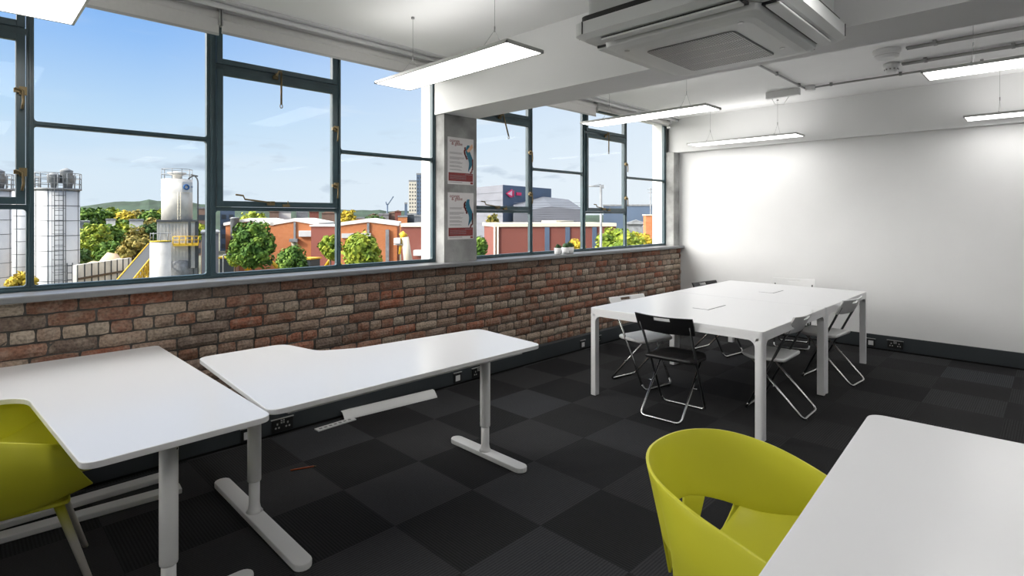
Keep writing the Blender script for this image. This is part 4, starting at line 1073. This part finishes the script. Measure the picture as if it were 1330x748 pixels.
t = thing('conveyor', 'yellow lattice conveyor rising beside the small pale silo', 'conveyor', (0, 0, 0))
a_, b_2 = at(160, 35, hz_(374, 35)), at(203, 40, hz_(322, 40)); dv = (b_2-a_).normalized(); sd_ = dv.cross(Vector((0, 0, 1))).normalized(); upv = sd_.cross(dv)
bm = BM(); cs_ = [a_+sd_*u*.45+upv*v*.35 for u in (-1, 1) for v in (-1, 1)]; LL = (b_2-a_).length
for c in cs_: cyl(bm, c, c+dv*LL, .06, seg=5)
for k in range(12):
    for u in (-1, 1): cyl(bm, a_+dv*LL*k/12+sd_*u*.45-upv*.35, a_+dv*LL*(k+1)/12+sd_*u*.45+upv*.35, .045, seg=5); cyl(bm, a_+dv*LL*(k+1)/12+sd_*u*.45+upv*.35, a_+dv*LL*(k+1)/12+sd_*u*.45-upv*.35, .045, seg=5)
obj('lattice_frame', bm, X['yellow'], t)
bm = BM(); prism(bm, [a_+sd_*.4+upv*.3, a_-sd_*.4+upv*.3, a_-sd_*.4+upv*.36, a_+sd_*.4+upv*.36], dv*LL); obj('belt', bm, X['seam'], t)
for k in (.3, .7): 
    bm = BM(); q = a_+dv*LL*k; cyl(bm, (q.x, q.y, GZ), q, .09, seg=6); obj('support_post', bm, X['yellow'], t)

# hill and tree belts
bm = BM(); n_ = 90; d_ = 520; rows_ = []
for i in range(n_+1):
    px = -40+i*1000/n_; env = 13.5*math.exp(-((px-190)/120)**2)+5*math.exp(-((px-440)/160)**2)+1.5
    h_ = env+1.8*noise.noise(Vector((px*.06, 0, 0)))+1.0*noise.noise(Vector((px*.25, 3, 0)))
    a0 = at(px, d_-90, GZ); a1 = at(px, d_-30, EYE+h_*.55-2); a2 = at(px, d_, EYE+h_); a3 = at(px, d_+120, GZ); rows_.append([bm.verts.new(v) for v in (a0, a1, a2, a3)])
for i in range(n_):
    for j in range(3): bm.faces.new((rows_[i][j], rows_[i+1][j], rows_[i+1][j+1], rows_[i][j+1]))
struct('hills', bm, X['hill'], label='distant wooded hill on the horizon behind the trees', cat='hill')
rt = random.Random(11)
far = [(100, 150, 30, 272, 'dark'), (114, 140, 32, 268.5, 'green'), (132, 150, 30, 270, 'green'), (147, 160, 34, 271, 'lime'), (163, 150, 30, 273, 'gold'), (179, 155, 32, 272, 'olive'), (196, 150, 34, 271, 'green'), (213, 160, 30, 271, 'lime'),
       (96, 118, 34, 281, 'green'), (118, 112, 34, 283, 'dark'), (158, 116, 34, 282, 'green'), (196, 112, 36, 281, 'olive'), (98, 85, 42, 292, 'dark'), (122, 80, 44, 288, 'lime'), (142, 84, 40, 291, 'green'), (159, 88, 36, 289, 'lime'), (177, 88, 44, 294, 'olive'), (198, 90, 40, 288, 'dark'), (116, 62, 46, 308, 'lime'), (142, 62, 44, 310, 'green'), (174, 62, 56, 303, 'olive'), (103, 55, 34, 320, 'dark')]
nm = {'dark': 'dark green', 'green': 'mid green', 'lime': 'yellow green', 'gold': 'golden', 'olive': 'brownish olive'}
where = ['furthest left on the skyline, touching the white silo', 'second from the white silo on the skyline', 'third from the white silo on the skyline', 'rounded, in the middle of the skyline row', 'just right of the middle of the skyline row', 'third from the plant tower on the skyline', 'beside the plant tower on the skyline', 'half hidden behind the plant tower',
         'behind the middle row, against the white silo', 'behind the middle row, left of the white shed', 'behind the middle row, between the two white sheds', 'behind the middle row, touching the plant tower', 'in the middle row against the white silo', 'bright, left of centre in the middle row', 'centre of the middle row of trees', 'right of centre in the middle row', 'second from the plant tower in the middle row', 'next to the plant tower in the middle row', 'spreading bush just above the sand, left', 'spreading bush just above the tall sand heap', 'broad bush right of the tall sand heap', 'low bush squeezed between silo and sand']
for i, (px, d, wp, yt, kd) in enumerate(far):
    tree(px, d, wp, yt, kd, '%s tree %s' % (nm[kd], where[i]), n=650, seed=i+20, leaf=d*.0042, hfrac=.8 if d < 100 else .8, group='trees beyond the sand yard')
tree(30, 24, 46, 350, 'gold', 'golden leafed treetop at the foot of the white silos', n=900, seed=3, leaf=.085)
tree(329, 40, 62, 287, 'green', 'large green tree before the orange warehouse, the biggest one', n=3200, seed=5, leaf=.17)
tree(379, 38, 42, 317, 'green', 'small rounded bright green tree right of the biggest tree', n=1900, seed=6, leaf=.13)
tree(429, 38, 32, 303, 'lime', 'slender yellow green tree behind the window mullion', n=1500, seed=7, leaf=.14)
tree(471, 36, 54, 298, 'lime', 'wide yellow green tree left of the yellow loading arm', n=2600, seed=8, leaf=.15)
tree(803, 25, 78, 290, 'lime', 'leafy yellow green tree low in the far window', n=3600, seed=9, leaf=.105)
tree(832, 27, 36, 300, 'gold', 'golden green tree at the right of the far window', n=1200, seed=10, leaf=.10)
tree(622, 30, 26, 306, 'green', 'dark green tree right beside the poster column outside', n=1200, seed=12, leaf=.11)
tree(748, 26, 26, 309, 'gold', 'yellow leafed tree before the red brick building', n=700, seed=14, leaf=.09)
tree(330, 110, 46, 273, 'lime', 'light green tree rising behind the orange warehouse roof', n=600, seed=15, leaf=.5)
tree(262, 70, 22, 290, 'lime', 'yellow green tree between plant tower and mullion', n=600, seed=16, leaf=.28)
tree(452, 150, 26, 272, 'gold', 'autumn gold tree on the skyline beside the mullion', n=400, seed=17, leaf=.6)
tree(487, 170, 30, 276, 'dark', 'dark tree on the skyline left of the crane', n=300, seed=18, leaf=.7)
tree(640, 75, 20, 278, 'olive', 'small olive tree peeping over the red brick building', n=400, seed=19, leaf=.3)
tree(305, 42, 24, 322, 'lime', 'low yellow green tree left of the biggest tree', n=700, seed=31, leaf=.13)

# orange brick warehouses: facade polygon with real depth behind it
def facade(bm, pts, depth): prism(bm, [(u, 0, v) for u, v in pts], (0, depth, 0))
def ware(px, d, rz, label, wm, gables, depth, side):
    t = cam_thing('warehouse', label, 'building', px, d, rz=rz); return t
def gable_building(px0, px1, d, yE, yR, label, twin, sidepx, rz=.18):
    t = cam_thing('warehouse', label, 'building', px0, d, rz=rz); s_ = d/FPX/math.cos(rz); Wd = (px1-px0)*s_; e = hz_(yE, d)-GZ; r = hz_(yR, d)-GZ
    k = 2 if twin else 1
    for i in range(k):
        a, c = Wd*i/k, Wd*(i+1)/k
        bm = BM(); facade(bm, [(a, 0), (c, 0), (c, e), ((a+c)/2, r), (a, e)], 14); obj('brick_walls', bm, X['orange'], t)
        bm = BM(); prism(bm, [(a-.2, -.15, e), ((a+c)/2, -.15, r), (c+.2, -.15, e), (c+.2, -.15, e+.35), ((a+c)/2, -.15, r+.4), (a-.2, -.15, e+.35)], (0, 14.3, 0)); obj('pale_roof', bm, X['white'], t)
        bm = BM(); box(bm, (a+c)/2-.12, (a+c)/2+.12, -.2, 0, 0, r-.1); obj('downpipe', bm, X['galv'], t)
    return t, Wd, e, r, s_
t, Wd, e, r, s_ = gable_building(293, 405, 68, 293, 287.5, 'orange brick warehouse with two low gables behind the biggest tree', True, 0)
bm = BM(); box(bm, Wd*.80, Wd*.80+2.4, -.5, 0, hz_(308, 68)-GZ, hz_(300, 68)-GZ); obj('cooling_unit', bm, X['silo'], t, bevel=.05)
bm = BM(); box(bm, Wd*.70, Wd*.79, -.7, 0, hz_(314.5, 68)-GZ, hz_(310.5, 68)-GZ); obj('door_canopy', bm, X['galv'], t)
bm = BM(); box(bm, Wd*.71, Wd*.78, -.06, 0, hz_(340, 68)-GZ, hz_(314.5, 68)-GZ); obj('loading_door', bm, X['cream'], t)
bm = BM(); lathe(bm, [(.5, 0), (.5, hz_(284, 68)-GZ), (.62, hz_(283.5, 68)-GZ), (.3, hz_(282, 68)-GZ)], (Wd*.12, -.8, 0), 14); obj('flue', bm, X['galv'], t)
t = cam_thing('brick_annex', 'darker red brick flat roofed wing right of the orange gables', 'building', 404, 66, rz=-.1)
bm = BM(); box(bm, 0, 3.3, 0, 10, 0, hz_(294, 66)-GZ); obj('brick_walls', bm, X['redbrick'], t)
bm = BM(); box(bm, -.1, 3.4, -.2, 10, hz_(294, 66)-GZ, hz_(292, 66)-GZ); obj('roof_edge', bm, X['white'], t)
t, Wd, e, r, s_ = gable_building(440, 513, 60, 293.5, 288.5, 'orange brick warehouse with one low gable behind the yellow loading arm', False, 0)
bm = BM(); box(bm, Wd*.80, Wd*.86, -.3, 0, 2, e-.4); obj('wall_duct', bm, X['galv'], t)
bm = BM(); box(bm, Wd*.05, Wd*.55, -.25, -.01, hz_(309, 60)-GZ, hz_(303, 60)-GZ); obj('sign_fascia', bm, X['silo'], t)
t = cam_thing('brick_annex', 'dark red brick wing beside the white outer pier', 'building', 514, 60, rz=-.05)
bm = BM(); box(bm, .6, 5, 0, 12, 0, hz_(294.5, 60)-GZ); obj('brick_walls', bm, X['redbrick'], t)
bm = BM(); box(bm, .6, 5.1, -.2, 12, hz_(294.5, 60)-GZ, hz_(290, 60)-GZ); obj('roof_edge', bm, X['cream'], t)
bm = BM(); box(bm, 2.2, 4.4, -1.2, -.0, hz_(331, 60)-GZ, hz_(324, 60)-GZ); obj('cooling_unit', bm, X['silo'], t)

# machines
t = cam_thing('loading_arm', 'tall yellow and white loading arm before the orange gable', 'machine', 527, 46); s3 = 46/FPX; zq = lambda y: hz_(y, 46)-GZ
bm = BM(); cyl(bm, (4*s3, 0, zq(345)), (-1*s3, 0, zq(308)), .38, .30, 10); obj('arm_tube', bm, X['cream'], t)
bm = BM(); cyl(bm, (-1*s3, 0, zq(308)), (-6*s3, 0, zq(302)), .30, .22, 10); cyl(bm, (-5*s3, 0, zq(303)), (-8*s3, 0, zq(330)), .10, .10, 8); obj('elbow', bm, X['yellow'], t)
bm = BM(); box(bm, -.9, .9, -.6, .6, 0, zq(345)+.2); obj('base', bm, X['galv'], t)
bm = BM(); box(bm, -15*s3, -4*s3, -.3, .3, zq(318), zq(317)); box(bm, -14*s3, -6*s3, -.5, .5, zq(316), zq(309)); obj('control_cabin', bm, X['silo'], t)
def digger(px, d, label, seed):
    t = cam_thing('excavator', label, 'excavator', px, d, rz=.3*seed)
    zb_ = hz_(352, d)-GZ
    bm = BM(); box(bm, -1.3, 1.3, -1, 1, zb_-1.6, zb_-.2); obj('engine_body', bm, X['yellow'], t, bevel=.08)
    bm = BM(); box(bm, -.9, .3, -.7, .7, zb_-.2, zb_+1.1); cb = obj('cab', bm, X['window'], t, bevel=.05)
    bm = BM(); box(bm, -1.0, .4, -.8, .8, zb_+1.1, zb_+1.22); obj('cab_roof', bm, X['yellow'], cb)
    bm = BM(); tube(bm, [(.8, 0, zb_-.3), (2.2, 0, zb_+1.5), (3.4, 0, zb_+.2)], .18, 6); obj('boom', bm, X['yellow'], t)
    bm = BM()
    for q in (-.9, .9): cyl(bm, (-1.1, q-.2, zb_-2), (-1.1, q+.2, zb_-2), .5, seg=12); cyl(bm, (1.1, q-.2, zb_-2), (1.1, q+.2, zb_-2), .5, seg=12); box(bm, -1.1, 1.1, q-.2, q+.2, zb_-2.5, zb_-1.5)
    obj('tracks', bm, X['seam'], t)
    bm = BM(); box(bm, -2.4, 2.6, -2, 2, 0, zb_-2.5); tag(obj('spoil_mound', bm, X['ground'], bevel=.3), 'earth mound carrying the %s' % label, 'mound'); m_ = bpy.context.scene.collection.objects[-1]
    m_.location = t.location; m_.rotation_euler = t.rotation_euler
digger(303, 46, 'yellow excavator below the biggest green tree', 1)
digger(406, 50, 'yellow excavator right of the small rounded tree', -1)
t = cam_thing('street_lamp', 'thin street lamp standing behind the yellow excavator', 'street lamp', 290, 40)
bm = BM(); tube(bm, round_path([(0, 0, 0), (0, 0, hz_(331, 40)-GZ), (.5, 0, hz_(330, 40)-GZ)], .15), .05, 6); obj('pole', bm, X['galv'], t)
bm = BM(); box(bm, .4, .9, -.08, .08, hz_(330.6, 40)-GZ, hz_(329.4, 40)-GZ); obj('lamp_head', bm, X['galv'], t)

# blocks on the skyline
def block(px0, px1, d, ytop, m_, label, wins=0, name='apartment_block', depth=14, ww=None, rz=0, roof=None):
    t = cam_thing(name, label, 'building', (px0+px1)/2, d, rz=rz, face=True); s_ = d/FPX; hw_ = (px1-px0)/2*s_*cosb((px0+px1)/2); H = hz_(ytop, d)-GZ
    bm = BM(); box(bm, -hw_, hw_, 0, depth, 0, H); obj('walls', bm, m_, t)
    if roof:
        bm = BM(); prism(bm, [(-hw_-.3, -.3, H), (hw_+.3, -.3, H), (0, -.3, H+hw_*.45)], (0, depth+.6, 0)); obj('roof', bm, roof, t)
    else:
        bm = BM(); box(bm, -hw_-.1, hw_+.1, -.15, depth, H, H+.012*d*.25); obj('roof_edge', bm, X['galv'], t)
    if wins:
        zz_ = H-2.2; cols = max(2, int(hw_*2/wins))
        r_ = 0
        while zz_ > max(0, H-60) and r_ < 16:
            bm = BM()
            for c in range(cols): x = -hw_+(c+.5)*2*hw_/cols; box(bm, x-wins*.28, x+wins*.28, -.08, 0, zz_-.9, zz_+.5)
            obj('window_row', bm, X['window'], t); zz_ -= 3.0; r_ += 1
    return t
block(286, 305, 170, 271.5, X['blue'], 'blue grey apartment block beyond the mullion', 2.2)
block(256, 270, 150, 271, X['brownroof'], 'brown apartment block right of the plant tower', 2.2)
block(268, 276, 155, 273, X['towerb'], 'cream apartment block touching the mullion', 2.2)
t = block(531, 541, 450, 236, X['towerb'], 'pale face of the tall tower block by the outer pier', 1.6, 'tower_block', 12)
block(541, 552, 450, 227, X['blue'], 'dark upper slab of the tall tower block', 1.8, 'tower_block', 12)
block(525.5, 529, 420, 265, X['blue'], 'slim dark tower left of the tall tower block', 0, 'tower_block', 6)
roofs = [(478, 492, 200, 280, 'brownroof', 'brown roofed house row'), (492, 505, 190, 279, 'galv', 'grey roofed terrace'), (505, 517, 195, 277, 'brownroof', 'brown brick block with a raised roof'), (513, 521, 180, 274.5, 'redbrick', 'small red brick tower'), (517, 529, 160, 282, 'orange', 'orange brick office'), (529, 541, 170, 279, 'window', 'dark flat roofed office'), (538, 552, 150, 281, 'midgrey', 'grey office'),
         (350, 362, 180, 275, 'brownroof', 'brown roofed terrace'), (362, 378, 190, 276, 'white', 'white terrace'), (385, 400, 200, 276.5, 'galv', 'grey roofed terrace'), (402, 414, 170, 275, 'redbrick', 'red brick house'), (418, 436, 190, 277, 'brownroof', 'brown roofed house row'), (456, 476, 175, 284, 'orange', 'low orange brick shed'), (138, 150, 100, 286.5, 'white', 'white roofed shed'), (168, 186, 98, 287, 'white', 'low white shed'), (100, 116, 95, 289, 'galv', 'pale blue container stack'),
         (262, 284, 60, 303, 'midgrey', 'grey pitched shed')]
spots = ['left of the distant crane', 'under the distant crane', 'right of the distant crane', 'left of the slim dark tower', 'below the slim dark tower', 'below the tall tower block', 'touching the outer pier', 'above the biggest tree', 'behind the orange warehouse roof', 'above the orange gable peak', 'above the warehouse wing', 'near the second mullion', 'behind the single gable', 'among the skyline trees by the silo', 'among the trees near the plant tower', 'beside the big white silo', 'right of the plant tower']
for (a, c, d, y, m_, lb), sp in zip(roofs, spots): block(a, c, d, y, X[m_], '%s %s' % (lb, sp), 0, 'far_building', 12, roof=X['brownroof'] if m_ in ('brownroof', 'redbrick') else None)
t = cam_thing('tower_crane', 'pale blue tower crane far off on the skyline', 'crane', 503, 480); zc2 = lambda y: hz_(y, 480)-GZ
bm = BM(); cyl(bm, (0, 0, 0), (0, 0, zc2(266)), .8, seg=6); obj('mast', bm, X['blue'], t)
bm = BM(); cyl(bm, (0, 0, zc2(267)), (5.4, 0, zc2(255)), .5, seg=5); cyl(bm, (0, 0, zc2(267)), (-1.3, 0, zc2(262)), .6, seg=5); obj('jib', bm, X['blue'], t)

# far window: clad warehouses, red brick building, mast, chimney
def corner_building(c, l, r, dc, dl, dr, ytop, ml, mr, label, name='clad_warehouse'):
    Pc, Pl, Pr = at(c, dc), at(l, dl), at(r, dr); H = hz_(ytop, dc)-GZ
    t = thing(name, label, 'building', Pc, 0)
    a, b3 = Pl-Pc, Pr-Pc; q = a+b3
    bm = BM(); prism(bm, [(0, 0, 0), tuple(a), tuple(q), tuple(b3)], (0, 0, H)); 
    o = obj('cladding', bm, [ml, mr], t)
    nr = Vector((b3.y, -b3.x, 0)).normalized()
    for p in o.data.polygons:
        if abs(p.normal.dot(nr)) > .9: p.material_index = 1
    return t, a, b3, H
t, a, b3, H = corner_building(653, 600, 716, 90, 103, 102.5, 240, X['grey'], X['blue'], 'tall warehouse with pale and dark blue faces and a pink logo')
dr_ = b3.normalized(); nrm = Vector((b3.y, -b3.x, 0)).normalized(); nrm = nrm if nrm.dot(Vector((-1, -1, 0))) > 0 else -nrm
bm = BM(); o3 = dr_*.5+nrm*.1+Vector((0, 0, H-1.0)); prism(bm, [o3+dr_*.2+Vector((0, 0, -.4)), o3+dr_*1.9+Vector((0, 0, .35)), o3+dr_*1.9+Vector((0, 0, -1.0)), o3+dr_*1.1+Vector((0, 0, -.95))], nrm*.15)
prism(bm, [o3+dr_*2.1+Vector((0, 0, -.1)), o3+dr_*2.4+Vector((0, 0, .2)), o3+dr_*2.4+Vector((0, 0, -.9)), o3+dr_*2.1+Vector((0, 0, -.7))], nrm*.15)
prism(bm, [o3+dr_*3.2+Vector((0, 0, -.1)), o3+dr_*4.6+Vector((0, 0, -.1)), o3+dr_*4.6+Vector((0, 0, -.6)), o3+dr_*3.2+Vector((0, 0, -.6))], nrm*.12)
obj('pink_logo', bm, X['pink'], t)
bm = BM(); prism(bm, [o3+dr_*.45+Vector((0, 0, -.42)), o3+dr_*1.75+Vector((0, 0, .1)), o3+dr_*1.75+Vector((0, 0, -.75))], nrm*.2); obj('pale_logo', bm, X['pinkw'], t)
bm = BM()
for k in range(9): z_ = H-1.2-k*1.3; prism(bm, [a*.0+Vector((0, 0, z_)), a+Vector((0, 0, z_)), a+Vector((0, 0, z_+.05)), Vector((0, 0, z_+.05))], -dr_*.06)
obj('cladding_lines', bm, X['midgrey'], t)
t = cam_thing('clad_warehouse', 'low ribbed grey warehouse with a shallow ridge roof', 'building', 667, 78); s4 = 78/FPX; zw = lambda y: hz_(y, 78)-GZ
bm = BM(); facade(bm, [(0, 0), (92*s4, 0), (92*s4, zw(273)), (49*s4, zw(268)), (0, zw(276))], .3); obj('front_wall', bm, X['grey'], t)
bm = BM(); v0 = [(0, 0, zw(276)), (49*s4, 0, zw(268)), (92*s4, 0, zw(273)), (92*s4, 22, zw(273)+2.2), (49*s4, 22, zw(268)+2.2), (0, 22, zw(276)+2.2)]
bv = [bm.verts.new(p) for p in v0]; bm.faces.new((bv[0], bv[1], bv[4], bv[5])); bm.faces.new((bv[1], bv[2], bv[3], bv[4]))
for e_ in (0, 2): pass
o = obj('ribbed_roof', bm, X['midgrey'], t); md = o.modifiers.new('solid', 'SOLIDIFY'); md.thickness = .3
bm = BM(); box(bm, 0, 92*s4, .3, 22, 0, zw(277)); obj('body', bm, X['grey'], t)
bm = BM()
for k in range(10): box(bm, 0, 92*s4, -.05, 0, zw(290)-.0+k*.32, zw(290)+.04+k*.32)
obj('wall_ribs', bm, X['midgrey'], t)
t, a, b3, H = corner_building(641, 629, 800, 50, 57, 52, 294.5, X['redbrick'], X['redbrick'], 'red brick building with pale parapet and blue grey pilasters', 'brick_building')
dr_ = b3.normalized(); nrm = Vector((b3.y, -b3.x, 0)).normalized(); nrm = nrm if nrm.dot(at(700, 1)-Vector((0,0,0))) < 0 else -nrm
bm = BM(); prism(bm, [Vector((0, 0, H))+nrm*.15, a+Vector((0, 0, H))-dr_*.2, a+b3+Vector((0, 0, H)), b3+Vector((0, 0, H))+nrm*.15], (0, 0, .32)); obj('parapet', bm, X['cream'], t)
bl = b3.length
for px in (707, 734, 770):
    u = (px-641)/159*bl*.985; bm = BM(); prism(bm, [dr_*u+nrm*.12, dr_*(u+.42)+nrm*.12, dr_*(u+.42), dr_*u], (0, 0, H-.05)); obj('pilaster', bm, X['blue'], t)
for u in (.08, .38):
    bm = BM(); cyl(bm, dr_*u+nrm*.12, dr_*u+nrm*.12+Vector((0, 0, H)), .09, seg=8); obj('downpipe', bm, X['cream'], t)
bm = BM(); q0 = dr_*4+Vector((0, 0, H)); box(bm, 0, 3, 0, 2, 0, .5, Matrix.Translation(at(722, 58)-at(641, 50)+Vector((0, 0, H)))); obj('roof_hatch', bm, X['cream'], t)
block(783, 870, 105, 267.5, X['blue'], 'long dark blue clad warehouse behind the far window', 0, 'clad_warehouse', 20)
block(814, 838, 48, 291, X['galv'], 'grey pitched roof house below the blue warehouse', 0, 'far_building', 8, roof=X['galv'])
block(836, 852, 34, 296, X['orange'], 'orange brick house end by the outer pier', 0, 'far_building', 6)
t = cam_thing('chimney', 'orange brick chimney stack by the outer pier of the far window', 'chimney', 845, 30); zk = lambda y: hz_(y, 30)-GZ
bm = BM(); box(bm, -.25, .32, 0, .6, 0, zk(280)); obj('stack', bm, X['orange'], t)
bm = BM(); box(bm, -.30, .37, -.05, .65, zk(280), zk(278.5)); obj('cap', bm, X['cream'], t)
t = cam_thing('lamp_mast', 'grey outdoor mast with a short arm standing behind the far casement', 'mast', 780.5, 16); zm = lambda y: hz_(y, 16)-GZ
bm = BM(); cyl(bm, (0, 0, 0), (0, 0, zm(241)), .048, .038, seg=10); obj('pole', bm, X['galv'], t)
bm = BM(); tube(bm, [(0, 0, zm(242)), (-.38, 0, zm(242))], .018, 6); tube(bm, [(-.38, 0, zm(242)), (0, 0, zm(239.5))], .01, 5); box(bm, -.02, .08, -.04, .04, zm(244.5), zm(240)); obj('arm', bm, X['galv'], t)
t = cam_thing('aerial_mast', 'thin aerial mast rising behind the brick chimney', 'mast', 845, 60); za = lambda y: hz_(y, 60)-GZ
bm = BM(); cyl(bm, (0, 0, 0), (0, 0, za(244)), .06, seg=6); obj('pole', bm, X['galv'], t)
bm = BM(); cyl(bm, (-.4, 0, za(246)), (.4, 0, za(246)), .03, seg=5); cyl(bm, (-.3, 0, za(250)), (.3, 0, za(250)), .03, seg=5); obj('aerial', bm, X['galv'], t)
